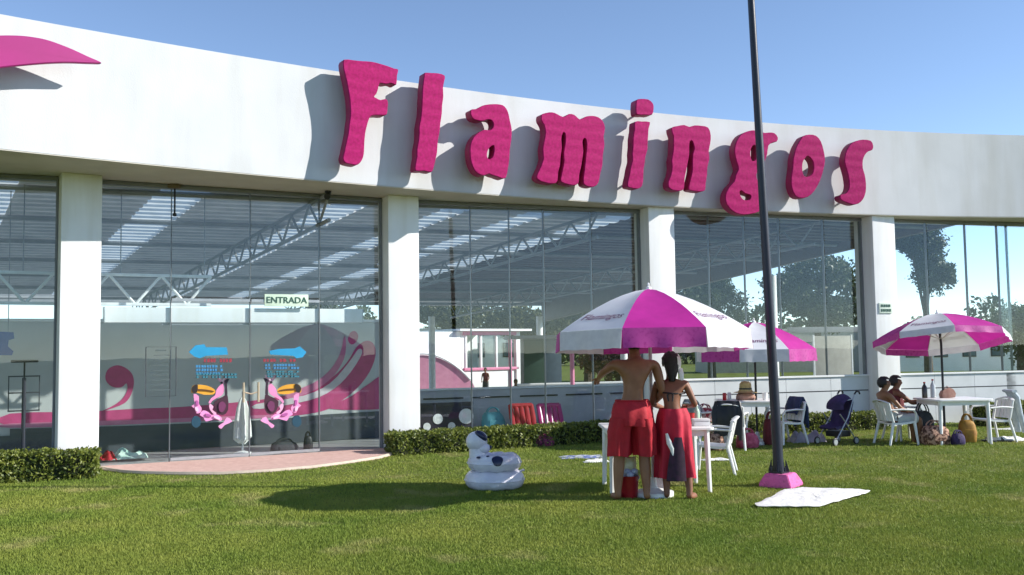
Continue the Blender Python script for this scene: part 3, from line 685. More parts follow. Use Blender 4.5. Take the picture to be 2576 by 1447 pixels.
pl = [((inside(*p, .7) - P).dot(t1), (inside(*p, .7) - P).z) for p in q]
mb = MB(); mb.prism(pl, [], .02, Vector((0, 0, 0)), Vector((1, 0, 0)), Vector((0, 0, 1)), Vector((0, -1, 0))); obj('panel', mb, mat('royal_blue', (.02, .10, .36)), root)
mb = MB()
for xq in (-.25, .05): mb.tube([(xq, .01, .12), (xq, .01, 2.2)], .006, 6)
obj('hanger', mb, M_steel, root)
# white folded parasol standing behind the doors, bags on the floor
def folded_parasol(loc, label):
    root = thing('folded_parasol', label, 'parasol', loc); root.scale = (.85, .85, .85)
    mb = MB(); rings = []
    for z, r in ((.22, .05), (.30, .13), (.55, .12), (.85, .085), (1.0, .05), (1.06, .02)):
        rings.append([Vector((math.cos(a) * r * (1 + .35 * math.cos(6 * a)), math.sin(a) * r * (1 + .35 * math.cos(6 * a)), z + .04 * math.cos(3 * a + 1) * (z < .4))) for a in (2 * math.pi * j / 36 for j in range(36))])
    mb.loft(rings); obj('cloth', mb, M_wcloth, root)
    mb = MB(); mb.tube([(0, 0, 0), (0, 0, 1.16)], .018, 8); obj('pole', mb, M_alu, root)
    mb = MB(); mb.lathe([(0, 0), (.16, 0), (.16, .04), (.03, .07), (0, .07)], n=20); obj('base', mb, M_plastic, root)
    return root
P = inside(610, 1130, .6); P.z = .012
folded_parasol(P, 'white folded parasol standing on a round foot just inside the glass doors')
def bag(name, label, cat, loc, size, m, rot=0, strap=True, m2=None, group=None):
    root = thing(name, label, cat, loc, rot, group); a, b, c = size; mb = MB(); rings = []
    for f, s in ((0, .86), (.06, 1.0), (.45, 1.04), (.8, .9), (.96, .72), (1.0, .5)):
        rings.append([Vector((a / 2 * s * abs(math.cos(q)) ** .6 * (1 if math.cos(q) > 0 else -1) * (1 + .05 * math.sin(5 * q + f * 6)), b / 2 * s * abs(math.sin(q)) ** .6 * (1 if math.sin(q) > 0 else -1), c * f + .02 * c * math.sin(3 * q) * (f > .5))) for q in (2 * math.pi * j / 22 for j in range(22))])
    mb.loft(rings); obj('body', mb, m, root, angle=60)
    if strap:
        for s in (-1, 1):
            mb = MB(); mb.tube([(a * .25 * math.cos(q) * 1.1, s * b * .16, c * (.93 + .34 * math.sin(q))) for q in np.linspace(0, math.pi, 9)], .012, 6); obj('strap', mb, m2 or m, root)
    mb = MB(); mb.box((0, -b * .515, c * .42), (a * .5, .02, c * .36), bev=.008); obj('pocket', mb, m2 or m, root)
    return root
M_dgrey = mat('dark_grey_cloth', (.05, .055, .06), (.03, .033, .036), .8, 12, .3)
P = inside(715, 1128, .35); P.z = .03; bag('sports_bag', 'dark grey sports bag lying low behind the right glass door', 'bag', P, (.42, .24, .17), M_dgrey, ang1)
P = inside(775, 1128, .3); P.z = .03; bag('hand_bag', 'small upright black bag right of the dark sports bag by the doors', 'bag', P, (.14, .1, .24), M_black, ang1)
def crumpled(name, label, cat, loc, size, m, seed, rz_=0.0, hgt=.06):
    rnd = random.Random(seed); mb = MB(); n = 14; V = []
    ph = [rnd.uniform(0, 6) for _ in range(6)]
    for i in range(n + 1):
        for j in range(n + 1):
            u, v = i / n - .5, j / n - .5
            e = max(0, 1 - (2 * max(abs(u), abs(v))) ** 4)
            z = .006 + hgt * e * (.5 + .5 * math.sin(u * 9 + ph[0] + 2 * math.sin(v * 5 + ph[1])) * math.cos(v * 7 + ph[2]))
            V.append(mb.bm.verts.new((size[0] * (u + .03 * math.sin(v * 9 + ph[3])), size[1] * (v + .05 * math.sin(u * 11 + ph[4])), z)))
    for i in range(n):
        for j in range(n):
            k = i * (n + 1) + j; mb.bm.faces.new((V[k], V[k + n + 1], V[k + n + 2], V[k + 1]))
    o = obj(name, mb, m, None, recalc=False); o.location = loc; o.rotation_euler = (0, 0, rz_); return tag(o, label, cat)
P = on_ground(325, 1153, .04); crumpled('towel', 'small crumpled mint and white towel on the pink paving at the left end', 'towel', P, (.50, .34), mat('mint_cloth', (.62, .72, .62), (.35, .55, .45), .9, 9), 3, ang1, .16)
P = on_ground(272, 1157, .04); crumpled('towel', 'small crumpled red cloth beside the mint towel on the paving', 'towel', P, (.24, .28), M_red, 5, .4, .14)

# ---- beyond the third bay: kiosk, pool wall, floats, far people
def wbox(root, nm, c, d, m, bev=.01): mb = MB(); mb.box(c, d, bev=bev); return obj(nm, mb, m, root)
Yk = 36.0
kp = at_depth(1165, 1000, Yk); kp.z = 0.0
root = thing('kiosk', 'small white and pink flat roofed kiosk with glazed front inside the hall', 'kiosk', kp, R(36)); root.scale = (1.6, 1.5, 1.03)
wbox(root, 'side_wall', (-1.2, .1, 1.12), (2.35, .12, 2.24), M_white)
wbox(root, 'side_wall', (.05, 1.2, 1.12), (.12, 2.3, 2.24), M_white)
wbox(root, 'back_wall', (.95, 2.4, 1.12), (1.9, .12, 2.24), M_white)
pk = mat('kiosk_pink', (.68, .22, .36), None, .5)
wbox(root, 'fascia_band', (.85, .06, 2.18), (1.62, .14, .14), pk)
wbox(root, 'counter_band', (.85, .04, .86), (1.6, .1, .10), pk)
wbox(root, 'counter', (.85, .08, .42), (1.6, .08, .8), M_white)
for xq in (.12, .55, 1.0): wbox(root, 'post', (xq, .05, 1.5), (.05, .06, 1.2), M_white)
wbox(root, 'post', (1.62, .05, 1.12), (.12, .12, 2.24), M_white)
wbox(root, 'post', (1.40, .03, 1.0), (.05, .08, 2.0), pk)
mb = MB(); mb.box((.85, .09, 1.5), (1.5, .012, 1.15)); obj('window_pane', mb, M_glass, root, smooth=False)
mb = MB(); mb.box((.9, 1.2, 2.30), (2.1, 2.7, .08), bev=.01); obj('roof', mb, M_white, root)
# pale inner parapet
def line_wall(name, label, pa, pb, y0, y1, za, zb, m, th=.15, cat='wall', cap=True):
    A = at_depth(pa, 900, y0); B = at_depth(pb, 900, y1); A.z = B.z = 0; L = (B - A).length; an = math.atan2(B.y - A.y, B.x - A.x)
    root = thing(name, label, cat, (A + B) / 2, an)
    wbox(root, 'wall', (0, 0, (za + zb) / 2), (L, th, zb - za), m)
    if cap: wbox(root, 'capping', (0, -.01, zb + .022), (L, th + .06, .04), M_white)
    return root, L
M_panel = mat('pale_pink_grey', (.56, .54, .54), (.48, .46, .47), .6, 2)
root, L = line_wall('parapet', 'pale grey inner parapet with white capping seen through the middle bay', 1040, 1640, 19.6, 21.4, .012, .78, M_panel)
for k in range(5): wbox(root, 'dark_rail', (-L / 2 + .6 + k * 1.05, -.10, .62), (.85, .03, .03), M_black, .004)
root, L = line_wall('parapet', 'long white parapet farther back behind the kiosk', 1300, 2160, 27, 30, .012, .60, M_white)
# pink slide mound at the left of the third bay
P = at_depth(1060, 985, 35.0); P.z = 0
root = thing('pink_mound', 'rounded pink play mound with a pale edge left of the kiosk', 'play mound', P, .2); root.scale = (1.6, 1.6, 1.25)
mb = MB(); rings = []
for yq in (-.25, .25):
    rings.append([Vector((-1.3, yq, 0))] + [Vector((x, yq, 1.16 * math.cos(x / 1.05 * 1.25) ** .8 if abs(x) < 1.2 else .05)) for x in np.linspace(-1.2, 1.15, 20)] + [Vector((1.25, yq, 0))])
mb.loft(rings); obj('mound', mb, mat('mound_pink', (.70, .30, .42), (.62, .24, .36), .6), root, angle=50)
mb = MB(); mb.tube([(x, -.26, 1.18 * math.cos(x / 1.05 * 1.25) ** .8 + .02) for x in np.linspace(-1.15, 1.1, 20)], .03, 6); obj('edge', mb, M_white, root)
# polka dot inflatable wall: dark with white dots
P = at_depth(1120, 1066, 18.7); P.z = .012
root = thing('dotted_screen', 'low dark screen with four big white dots just inside the middle bay', 'screen', P, .38)
wbox(root, 'panel', (0, 0, .30), (1.15, .05, .56), mat('dark_plum', (.03, .02, .035)))
for xq, z, r in ((-.38, .13, .075), (-.16, .27, .10), (.12, .12, .075), (.42, .30, .15)):
    mb = MB(); mb.lathe([(0, 0), (r, 0), (r, .012), (0, .012)], n=18); o = obj('dot', mb, M_wcloth, root); o.rotation_euler = (R(90), 0, 0); o.location = (xq, -.027, z)
# red and magenta inflatable mats leaning behind the hedge
def lilo(label, px, py, y, w, h, m, rz_):
    P = at_depth(px, py, y); P.z = .012; root = thing('air_mat', label, 'air mattress', P, rz_)
    n = 5
    for k in range(n):
        mb = MB(); x = -w / 2 + w * (k + .5) / n
        mb.tube([(x, -.08, .05), (x, 0, h * .5), (x, .1, h)], [w / n * .42, w / n * .52, w / n * .42], 10, flat=.7); obj('tube', mb, m, root)
    mb = MB(); mb.tube([(-w / 2 + .05, .10, h - .02), (w / 2 - .05, .10, h - .02)], .05, 8); obj('pillow', mb, m, root)
lilo('red air mattress leaning upright behind the middle hedge', 1315, 1060, 18.9, .55, .50, M_red, .35)
lilo('magenta air mattress leaning upright right of the red one', 1385, 1060, 19.2, .55, .48, mat('magenta_vinyl', (.50, .03, .20), (.42, .025, .17), .3), .35)
P = at_depth(1240, 1050, 19.0); P.z = .012
bag('cool_box', 'teal cool bag behind the hedge left of the red air mattress', 'bag', P, (.45, .3, .36), mat('teal', (.10, .34, .40)), .3)

# trees, distant
def tree(label, px, y, h, crowns, seed, n=2600, leaf=.14, name='tree', mleaf=None, lean=0.0):
    n = int(n * 4.2); rnd = np.random.RandomState(seed); P = at_depth(px, 900, y); P.z = 0
    root = thing(name, label, 'tree', P, group='trees behind the hall')
    mb = MB(); top = Vector((lean, 0, h * .62))
    mb.tube([(0, 0, -.1), (lean * .3, .05, h * .3), tuple(top)], [.22, .16, .08], 9); obj('trunk', mb, M_bark, root)
    for (cx, cy, cz, r, rzz) in crowns:
        mb = MB(); s0 = Vector((lean * .35, .03, h * .34)); mb.tube([s0, s0.lerp(Vector((cx, cy, cz)), .55) + Vector((0, 0, .2)), (cx, cy, cz)], [.09, .06, .025], 6); obj('limb', mb, M_bark, root)
    sat = []
    for (cx, cy, cz, r, rzz) in crowns:
        for _ in range(4):
            d = rnd.normal(size=3); d /= np.linalg.norm(d); q = rnd.uniform(.75, 1.15); sat.append((cx + d[0] * r * q, cy + d[1] * r * q, cz + d[2] * rzz * q * .9, r * rnd.uniform(.28, .5), rzz * rnd.uniform(.28, .5)))
    crowns = [(a, b, c, r * .82, z * .82) for a, b, c, r, z in crowns] + sat
    V = []; F = []
    tot = sum(c[3] ** 2 * c[4] for c in crowns)
    for (cx, cy, cz, r, rzz) in crowns:
        k = int(n * r * r * rzz / tot)
        ncl = 44; cd = rnd.normal(size=(ncl, 3)); cd /= np.linalg.norm(cd, axis=1)[:, None]; cr = rnd.uniform(.35, 1.0, ncl) ** .6
        cl = cd * cr[:, None]
        for _ in range(k):
            c = cl[rnd.randint(ncl)]; q = c + rnd.normal(size=3) * .19
            p = np.array([cx, cy, cz]) + q * [r, r, rzz]
            a = rnd.normal(size=3); a /= np.linalg.norm(a); b = np.cross(a, rnd.normal(size=3)); b /= np.linalg.norm(b); s = leaf * rnd.uniform(.5, 1.0)
            i = len(V); V += [p - a * s, p + b * s * .45, p + a * s, p - b * s * .45]; F.append((i, i + 1, i + 2, i + 3))
    me = bpy.data.meshes.new('crown'); me.from_pydata([tuple(v) for v in V], [], F); me.materials.append(mleaf or M_leaf)
    o = bpy.data.objects.new('crown', me); COL.objects.link(o); o.parent = root
    return root
M_leaf2 = leaf_mat('tree_leaf_olive', (.13, .13, .04), (.06, .07, .022))
M_leaf3 = leaf_mat('tree_leaf_rust', (.20, .10, .04), (.09, .07, .03))
tree('dark round tree behind the hall, seen just right of the third column', 1790, 46, 6.2, [(-.6, 0, 4.0, 1.5, 1.3), (.7, .2, 3.6, 1.3, 1.1), (.1, 0, 5.0, 1.2, 1.0)], 3)
tree('large broad tree behind the hall, framed between the lamp pole and the right column', 2060, 44, 6.6, [(-1.2, 0, 3.9, 1.4, 1.1), (.2, 0, 5.0, 1.5, 1.0), (1.1, .3, 3.9, 1.3, 1.1), (.1, .2, 3.3, 1.5, .9)], 5, 3600)
tree('tall tree with a hanging crown beyond the rightmost bay', 2335, 46, 8.0, [(0, 0, 6.4, 1.0, 1.1), (.3, 0, 4.9, .9, 1.0), (-.7, .2, 7.0, .8, .7)], 8, 2600)
tree('pale leafed tree behind the parapet under the front parasol', 1480, 40, 4.4, [(-.5, 0, 2.6, 1.3, 1.1), (.8, 0, 2.3, 1.2, 1.0)], 11, 2200, mleaf=M_leaf2)
tree('rust tinged bush behind the parapet left of the two bathers', 1560, 34, 3.0, [(-.3, 0, 1.5, .9, .9), (.6, 0, 1.3, .9, .8)], 12, 1600, .12, 'bush', M_leaf3)
tree('olive tree behind the kiosk roof', 1340, 44, 4.6, [(-.6, 0, 2.9, 1.2, .9), (.6, 0, 2.6, 1.2, .9)], 13, 2000, mleaf=M_leaf2)
tree('bare looking tree behind the left end of the middle bay', 1130, 44, 5.0, [(0, 0, 3.5, 1.6, 1.0), (1.6, 0, 3.1, 1.2, .8)], 14, 1500, mleaf=M_leaf2)
tree('dark tree far behind the entrance bay', 800, 48, 5.0, [(0, 0, 3.4, 1.8, 1.1), (-1.8, 0, 2.9, 1.4, .9)], 15, 1800)
tree('low dark tree at the far right edge beyond the glass', 2570, 40, 3.4, [(0, 0, 2.0, 1.3, 1.2), (1.0, 0, 1.7, 1.2, 1.0)], 16, 1600)
V = []; F = []; rw = np.random.RandomState(21)
for _ in range(26000):
    xx = rw.uniform(-70, 80); hh = 3.4 + 1.2 * math.sin(xx * .31) + .9 * math.sin(xx * .83 + 1) + .5 * math.sin(xx * 2.1)
    p = np.array([xx, 92 + rw.uniform(-2.5, 2.5), max(.1, hh * (1 - rw.rand() ** 1.7 * .98) + rw.normal() * .15)]); a = rw.normal(size=3); a /= np.linalg.norm(a); b = np.cross(a, rw.normal(size=3)); b /= np.linalg.norm(b); s = rw.uniform(.2, .45)
    i = len(V); V += [tuple(p - a * s), tuple(p + b * s * .5), tuple(p + a * s), tuple(p - b * s * .5)]; F.append((i, i + 1, i + 2, i + 3))
me = bpy.data.meshes.new('far_wood'); me.from_pydata(V, [], F); me.materials.append(M_leaf); o = bpy.data.objects.new('far_wood', me); COL.objects.link(o)
tag(o, 'distant dark green belt of trees behind the hall', 'wood', kind='stuff')
# far pale buildings behind the hall
def far_house(label, pa, pb, y, h, m, rows, seed):
    A = at_depth(pa, 900, y); B = at_depth(pb, 900, y); w = B.x - A.x
    root = thing('far_building', label, 'building', ((A.x + B.x) / 2, y, 0))
    wbox(root, 'wall', (0, 2, h / 2), (w, 4, h), m)
    wbox(root, 'roof', (0, 2, h + .06), (w + .3, 4.3, .12), M_soffit)
    nw = max(1, int(w / 1.6))
    for k in range(nw):
        x = -w / 2 + w * (k + .5) / nw
        f = wbox(root, 'window', (x, -.02, h * .55), (.8, .06, .9), M_darkframe)
        wbox(f, 'pane', (x, -.055, h * .55), (.68, .02, .78), mat('far_pane', (.10, .15, .18), None, .1))
far_house('low pale flat roofed building far behind the middle bay', 1010, 1320, 60, 2.9, M_mural, 1, 1)
far_house('low beige building far behind the right hand trees', 1780, 2230, 58, 2.5, mat('beige_wall', (.42, .39, .34)), 1, 2)
far_house('low white building far beyond the rightmost bay', 2260, 2760, 56, 2.3, M_white, 1, 3)
# beige windbreak panel behind the middle parasol
P = at_depth(2095, 890, 24); P.z = .012; root = thing('windbreak', 'beige upright panel with slim white posts behind the pink and white middle parasol', 'panel', P, .2)
wbox(root, 'panel', (0, 0, 1.15), (1.0, .04, 1.35), mat('beige_cloth', (.45, .42, .36)))
for xq in (-.52, .52): wbox(root, 'post', (xq, 0, .93), (.04, .05, 1.86), M_steelw)
wbox(root, 'top_bar', (-.1, 0, 1.98), (2.2, .12, .14), mat('grey_beam', (.22, .23, .24)))
# pink post and dark doorway seen under the parasol
P = at_depth(1440, 960, 26); P.z = .012; root = thing('pink_post', 'slender pink post with a white foot inside the hall under the front parasol', 'post', P)
mb = MB(); mb.tube([(0, 0, .2), (0, 0, 2.0)], .06, 10); obj('shaft', mb, pk, root)
mb = MB(); mb.tube([(0, 0, 0), (0, 0, .22)], .10, 10); obj('foot', mb, M_white, root)
P = at_depth(1365, 960, 29); P.z = .012; root = thing('dark_booth', 'dark green and blue booth with a grey flat top between kiosk and pink post', 'booth', P, .1)
wbox(root, 'wall', (-.25, .5, .95), (.62, 1, 1.9), mat('dark_green', (.03, .07, .05)))
wbox(root, 'wall', (.33, .52, .95), (.52, 1, 1.9), mat('slate_blue', (.10, .14, .18)))
wbox(root, 'roof', (-.05, .4, 1.96), (2.0, 1.6, .10), mat('grey_beam', (.22, .23, .24)))

# ------------------------------------------------------------------ hedges
def hedge(label, pts, w, h, seed, n_per_m=2600):
    rnd = np.random.RandomState(seed); pts = [Vector((p[0], p[1], 0)) for p in pts]
    root = thing('hedge', label, 'hedge', pts[0], group='clipped hedges along the glass'); o0 = pts[0]
    V = []; F = []; core = MB(); rings = []
    for i, p in enumerate(pts):
        a = pts[max(i - 1, 0)]; b = pts[min(i + 1, len(pts) - 1)]; t = (b - a).normalized(); n = Vector((t.y, -t.x, 0))
        q = p - o0; ww, hh = w * .40, h * .86
        rings.append([q + n * ww, q + n * ww + Vector((0, 0, hh)), q - n * ww + Vector((0, 0, hh)), q - n * ww])
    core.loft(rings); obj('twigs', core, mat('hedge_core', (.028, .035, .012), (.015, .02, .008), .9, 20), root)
    for a, b in zip(pts, pts[1:]):
        t = (b - a); L = t.length; t.normalize(); n = Vector((t.y, -t.x, 0))
        for _ in range(int(L * n_per_m)):
            s = rnd.uniform(-.03, L + .03); per_ = rnd.uniform(0, 2 * h + w)
            jit = rnd.normal() * .022 + .02 * math.sin(s * 7 + per_ * 9) + .015 * math.sin(s * 17)
            if per_ < h: x, z = w / 2 + jit, per_
            elif per_ < h + w: x, z = w / 2 - (per_ - h), h + jit * .7
            else: x, z = -w / 2 - jit, per_ - h - w
            p = a - o0 + t * s + n * x + Vector((0, 0, max(.02, z)))
            u = Vector(rnd.normal(size=3)).normalized(); v = u.cross(Vector(rnd.normal(size=3))).normalized(); k = rnd.uniform(.018, .034)
            i = len(V); V += [p - u * k, p + v * k * .5, p + u * k, p - v * k * .5]; F.append((i, i + 1, i + 2, i + 3))
        for sgn, e in ((-1, a), (1, b)):
            if (e - pts[0]).length > .01 and (e - pts[-1]).length > .01: continue
            for _ in range(int(w * h * 2500)):
                p = e - o0 + t * sgn * (.02 + rnd.normal() * .02) + n * rnd.uniform(-w / 2, w / 2) + Vector((0, 0, rnd.uniform(.02, h)))
                u = Vector(rnd.normal(size=3)).normalized(); v = u.cross(Vector(rnd.normal(size=3))).normalized(); k = rnd.uniform(.018, .034)
                i = len(V); V += [p - u * k, p + v * k * .5, p + u * k, p - v * k * .5]; F.append((i, i + 1, i + 2, i + 3))
    me = bpy.data.meshes.new('foliage'); me.from_pydata([tuple(v) for v in V], [], F); me.materials.append(M_hedge)
    o = bpy.data.objects.new('foliage', me); COL.objects.link(o); o.parent = root; o['kind'] = 'stuff'
g1, g2 = on_ground(-260, 1186), on_ground(248, 1184)
hedge('clipped green hedge at the left edge beside the pink paving', [at_depth(-260, 1150, 11.6), at_depth(20, 1150, 12.45), at_depth(238, 1150, 12.75)], .40, .35, 1, 3400)
g1, g2, g3 = at_depth(985, 1138, 14.95), at_depth(1250, 1128, 15.75), at_depth(1560, 1106, 16.75)
hedge('long clipped hedge in front of the middle bay behind the inflatable dog', [g1, g2, g3], .46, .315, 2, 3000)
hedge('low hedge before the right low wall behind the pushchair', [at_depth(1780, 1085, 17.2), at_depth(1990, 1085, 17.9), at_depth(2215, 1085, 18.4)], .5, .30, 3, 2000)
hedge('dark hedge at the far right edge behind the second white chair', [at_depth(2470, 1085, 18.6), at_depth(2680, 1085, 19.3)], .5, .42, 4, 2000)

# ------------------------------------------------------------------ furniture
def plastic_chair():
    root = thing('plastic_chair', 'white', 'chair'); W = .25
    mb = MB(); rings = []
    for y, z in ((-.22, .405), (-.10, .40), (.05, .41), (.20, .43), (.225, .42)):
        rings.append([Vector((x, y, z - .012 * (1 - (x / W) ** 2))) for x in np.linspace(-W, W, 9)] + [Vector((x, y, z - .035)) for x in np.linspace(W, -W, 9)])
    mb.loft(rings); obj('seat', mb, M_plastic, root)
    mb = MB(); rings = []      # backrest faces +y
    for x in np.linspace(-W, W, 9):
        k = (x / W) ** 2
        rings.append([Vector((x, -.24 + .05 * k, .42)), Vector((x, -.34 + .06 * k, .84 - .07 * k)), Vector((x, -.365 + .06 * k, .84 - .07 * k)), Vector((x, -.265 + .05 * k, .42))])
    t = bmesh.new()
    for i in range(5):        # five slats and two rails
        xa = -W * .92 + i * W * 1.84 / 5; xb = xa + W * 1.84 / 5 - .022
        mb.loft([[Vector((x, -.245 + .05 * (x / W) ** 2, .43)), Vector((x, -.325 + .06 * (x / W) ** 2, .77)), Vector((x, -.34 + .06 * (x / W) ** 2, .77)), Vector((x, -.26 + .05 * (x / W) ** 2, .43))] for x in (xa, xb)])
    mb.tube([(x, -.34 + .06 * (x / W) ** 2, .805 - .05 * (x / W) ** 2) for x in np.linspace(-W, W, 9)], .036, 8, flat=.45)
    for s in (-1, 1): mb.tube([(s * W, -.20, .40), (s * W, -.28, .76)], .022, 8)
    obj('backrest', mb, M_plastic, root)
    for sx in (-1, 1):
        mb = MB(); mb.tube([(sx * W * .96, .2, .41), (sx * (W + .03), .235, 0)], [.028, .02], 8); obj('leg', mb, M_plastic, root)
        mb = MB(); mb.tube([(sx * W * .96, -.2, .41), (sx * (W + .03), -.30, 0)], [.028, .02], 8); obj('leg', mb, M_plastic, root)
        mb = MB(); mb.tube([(sx * W, -.27, .63), (sx * (W + .03), -.05, .645), (sx * (W + .03), .17, .63), (sx * (W + .02), .22, .56), (sx * W, .21, .40)], [.022, .026, .026, .022, .022], 8, flat=.7); obj('armrest', mb, M_plastic, root)
    return root
def plastic_table(w, d, label, loc, rot, h=.72):
    root = thing('plastic_table', label, 'table', loc, rot, 'white plastic tables')
    mb = MB(); o_ = []
    for cx, cy, a0_ in ((w / 2 - .06, d / 2 - .06, 0), (-w / 2 + .06, d / 2 - .06, 90), (-w / 2 + .06, -d / 2 + .06, 180), (w / 2 - .06, -d / 2 + .06, 270)):
        for k in range(5): o_.append((cx + .06 * math.cos(R(a0_ + k * 22.5)), cy + .06 * math.sin(R(a0_ + k * 22.5))))
    mb.prism(o_, [], .028, Vector((0, 0, h)), Vector((1, 0, 0)), Vector((0, 1, 0)), Vector((0, 0, 1)), rim=.008); obj('tabletop', mb, M_plastic, root)
    mb = MB()
    for s in (-1, 1): mb.box((0, s * (d / 2 - .07), h - .065), (w - .2, .02, .07)); mb.box((s * (w / 2 - .07), 0, h - .065), (.02, d - .2, .07))
    obj('apron', mb, M_plastic, root)
    for sx in (-1, 1):
        for sy in (-1, 1):
            mb = MB(); mb.tube([(sx * (w / 2 - .08), sy * (d / 2 - .08), h - .03), (sx * (w / 2 - .06), sy * (d / 2 - .06), 0)], [.034, .024], 8); obj('leg', mb, M_plastic, root)
    return root
M_pinkd = mat('magenta_valance_shaded', (.40, .012, .23), (.52, .05, .32), .6, 26, trans=0.18, lo=.5, hi=.72)  # blotched print, plus weaker sun on the upright cloth painted in as darker colour
M_whited = mat('white_valance_shaded', (0.72, 0.72, 0.75), (0.64, 0.64, 0.68), 0.65, 12, trans=0.22)  # shade of the upright hanging edge put into the colour as grey
M_pole_w = mat('parasol_pole_white', (.7, .7, .7), None, .4)
def parasol(label, loc, Rr, z_rim, z_apex, val, rot, tilt, hub_h, polem, under=False):
    root = thing('parasol', label, 'parasol', loc, 0, 'pink and white parasols')
    piv = Matrix.Translation((0, 0, hub_h)) @ Matrix.Rotation(tilt, 4, 'X') @ Matrix.Translation((0, 0, -hub_h)) @ Matrix.Rotation(rot, 4, 'Z')
    zf = lambda p: z_rim + (z_apex - z_rim) * (1 - p ** 1.55)
    n = 8; hp = math.pi / n
    for k in range(n):
        am = R(-90) + k * 2 * hp; m_ = Vector((math.cos(am), math.sin(am), 0)); t_ = Vector((-m_.y, m_.x, 0)); pink = k % 2 == 0
        def S(p, f, off=0.0, sag=True):
            hw = p * Rr * math.sin(hp); dist = p * Rr * math.cos(hp) - (.035 * Rr * math.sin(p * math.pi) * (1 - f * f) if sag else 0)
            return m_ * (dist + off * .5) + t_ * (f * hw) + Vector((0, 0, zf(p) + off))
        mb = MB(); ps = [.015, .15, .3, .45, .6, .72, .84, .93, 1.0]; fs = np.linspace(-1, 1, 7)
        rows = [[S(p, f) for f in fs] for p in ps]
        mb.loft(rows, cap=(False, False), closed=False); mb.bm.transform(piv)
        pan = obj('canopy_panel', mb, M_pinkc if pink else M_whitec, root, angle=40, recalc=False)
        mb = MB(); fv = np.linspace(-1, 1, 15)
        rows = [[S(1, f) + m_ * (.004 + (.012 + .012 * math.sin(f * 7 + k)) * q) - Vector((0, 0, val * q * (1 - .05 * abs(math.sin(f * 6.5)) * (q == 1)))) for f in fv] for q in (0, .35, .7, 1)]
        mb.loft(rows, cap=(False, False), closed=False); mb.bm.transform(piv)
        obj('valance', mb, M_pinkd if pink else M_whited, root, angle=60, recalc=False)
        if not pink:      # lettering on the white panels
            tb = text_bm('Flamingos', .135 * Rr, .0); 
            bmesh.ops.triangulate(tb, faces=tb.faces)
            for v in tb.verts:
                x, y = v.co.x * .95 + v.co.y * .22, v.co.y
                p = .80 - y / (Rr * 1.0); f = x / (p * Rr * math.sin(hp)); q = S(p, max(-1, min(1, f)), .006); v.co = q
            mb = MB(); mb.add(tb); mb.bm.transform(piv); obj('lettering', mb, M_text, pan, smooth=False, recalc=False)
    for k in range(n):
        a = R(-90) + (k + .5) * 2 * hp; d_ = Vector((math.cos(a), math.sin(a), 0)); mb = MB()
        mb.tube([piv @ (d_ * (p * Rr) + Vector((0, 0, zf(p) - .012))) for p in (.02, .3, .6, .85, 1.0)], .006, 5); rb = obj('rib', mb, M_steelw, root)
        mb = MB(); mb.tube([piv @ Vector((0, 0, z_rim - .02)), piv @ (d_ * (.5 * Rr) + Vector((0, 0, zf(.5) - .014)))], .005, 5); obj('strut', mb, M_steelw, rb)
    mb = MB(); mb.lathe([(0, z_apex - .01), (.035, z_apex - .01), (.03, z_apex + .02), (.012, z_apex + .03), (.014, z_apex + .06), (0, z_apex + .075)], n=12); mb.bm.transform(piv); obj('finial', mb, M_plastic, root)
    mb = MB(); top = piv @ Vector((0, 0, z_apex - .01)); mb.tube([(0, 0, .05), (0, 0, hub_h), tuple(top)], .019, 10); obj('pole', mb, polem, root)
    mb = MB(); mb.lathe([(0, 0), (.22, 0), (.22, .05), (.05, .09), (.03, .2), (0, .2)], n=20); obj('base', mb, M_plastic, root)
    return root
UC = Vector((1.50, 10.45, 0))
parasol('large pink and white parasol in front, over the two bathers in red', UC, 1.08, 1.765, 2.245, .205, R(0), R(-2), 1.65, M_pole_w)
P = at_depth(1905, 1100, 15.8); P.z = 0
parasol('middle parasol half hidden behind the lamp pole and the front parasol', P, .98, 1.55, 2.0, .2, R(40), 0, 1.2, M_black)
P3 = at_depth(2378, 1110, 15.6); P3.z = 0
parasol('right parasol tilted back with its red underside showing, over the white table', P3, 1.05, 1.69, 2.10, .11, R(10), R(-11), 1.6, M_black)

plastic_table(1.20, .86, 'white plastic table under the large front parasol, behind the bathers', (1.60, 10.98, 0), R(1))
T3 = P3 + Vector((.12, -.05, 0))
plastic_table(.95, .80, 'white plastic table under the tilted right parasol', T3, R(6))
T2 = at_depth(1880, 1100, 15.9); T2.z = 0
plastic_table(.95, .8, 'white table under the middle parasol, crowded with bags and food', T2, R(-4))
CH = plastic_chair(); GC = 'white plastic chairs'
c0 = at_depth(2258, 1118, 15.5); CH.scale = (.90, .90, .88); CH.location = (c0.x, c0.y, 0); CH.rotation_euler = (0, 0, R(-82)); CH['label'] = 'white plastic chair holding the front seated sunbather at the right'; CH['group'] = GC
c1_ = Vector((c0.x + .36, c0.y + .60, 0)); dup(CH, c1_, R(-86), 'white plastic chair of the second seated person, hidden behind the first', GC)
p = at_depth(2495, 1110, 15.75); c_right = Vector((p.x, p.y, 0)); dup(CH, c_right, R(95), 'empty white chair right of the right table with pale trousers over its back', GC)
p = at_depth(1795, 1130, 12.3); c_mid = Vector((p.x, p.y, 0)); dup(CH, c_mid, R(75), 'white plastic chair just right of the woman in the red wrap', GC)
p = at_depth(1975, 1120, 15.8); c_nv = Vector((p.x, p.y, 0)); dup(CH, (p.x, p.y, 0), R(110), 'white chair right behind the lamp pole at the middle table', GC)
p = at_depth(1775, 1120, 15.5); c_l = Vector((p.x, p.y, 0)); dup(CH, c_l, R(-70), 'white chair at the left of the middle table', GC)
p = at_depth(1838, 1105, 15.1); c_k = Vector((p.x, p.y, 0)); dup(CH, c_k, R(-20), 'white chair in front of the middle table with a black jacket over its back', GC)

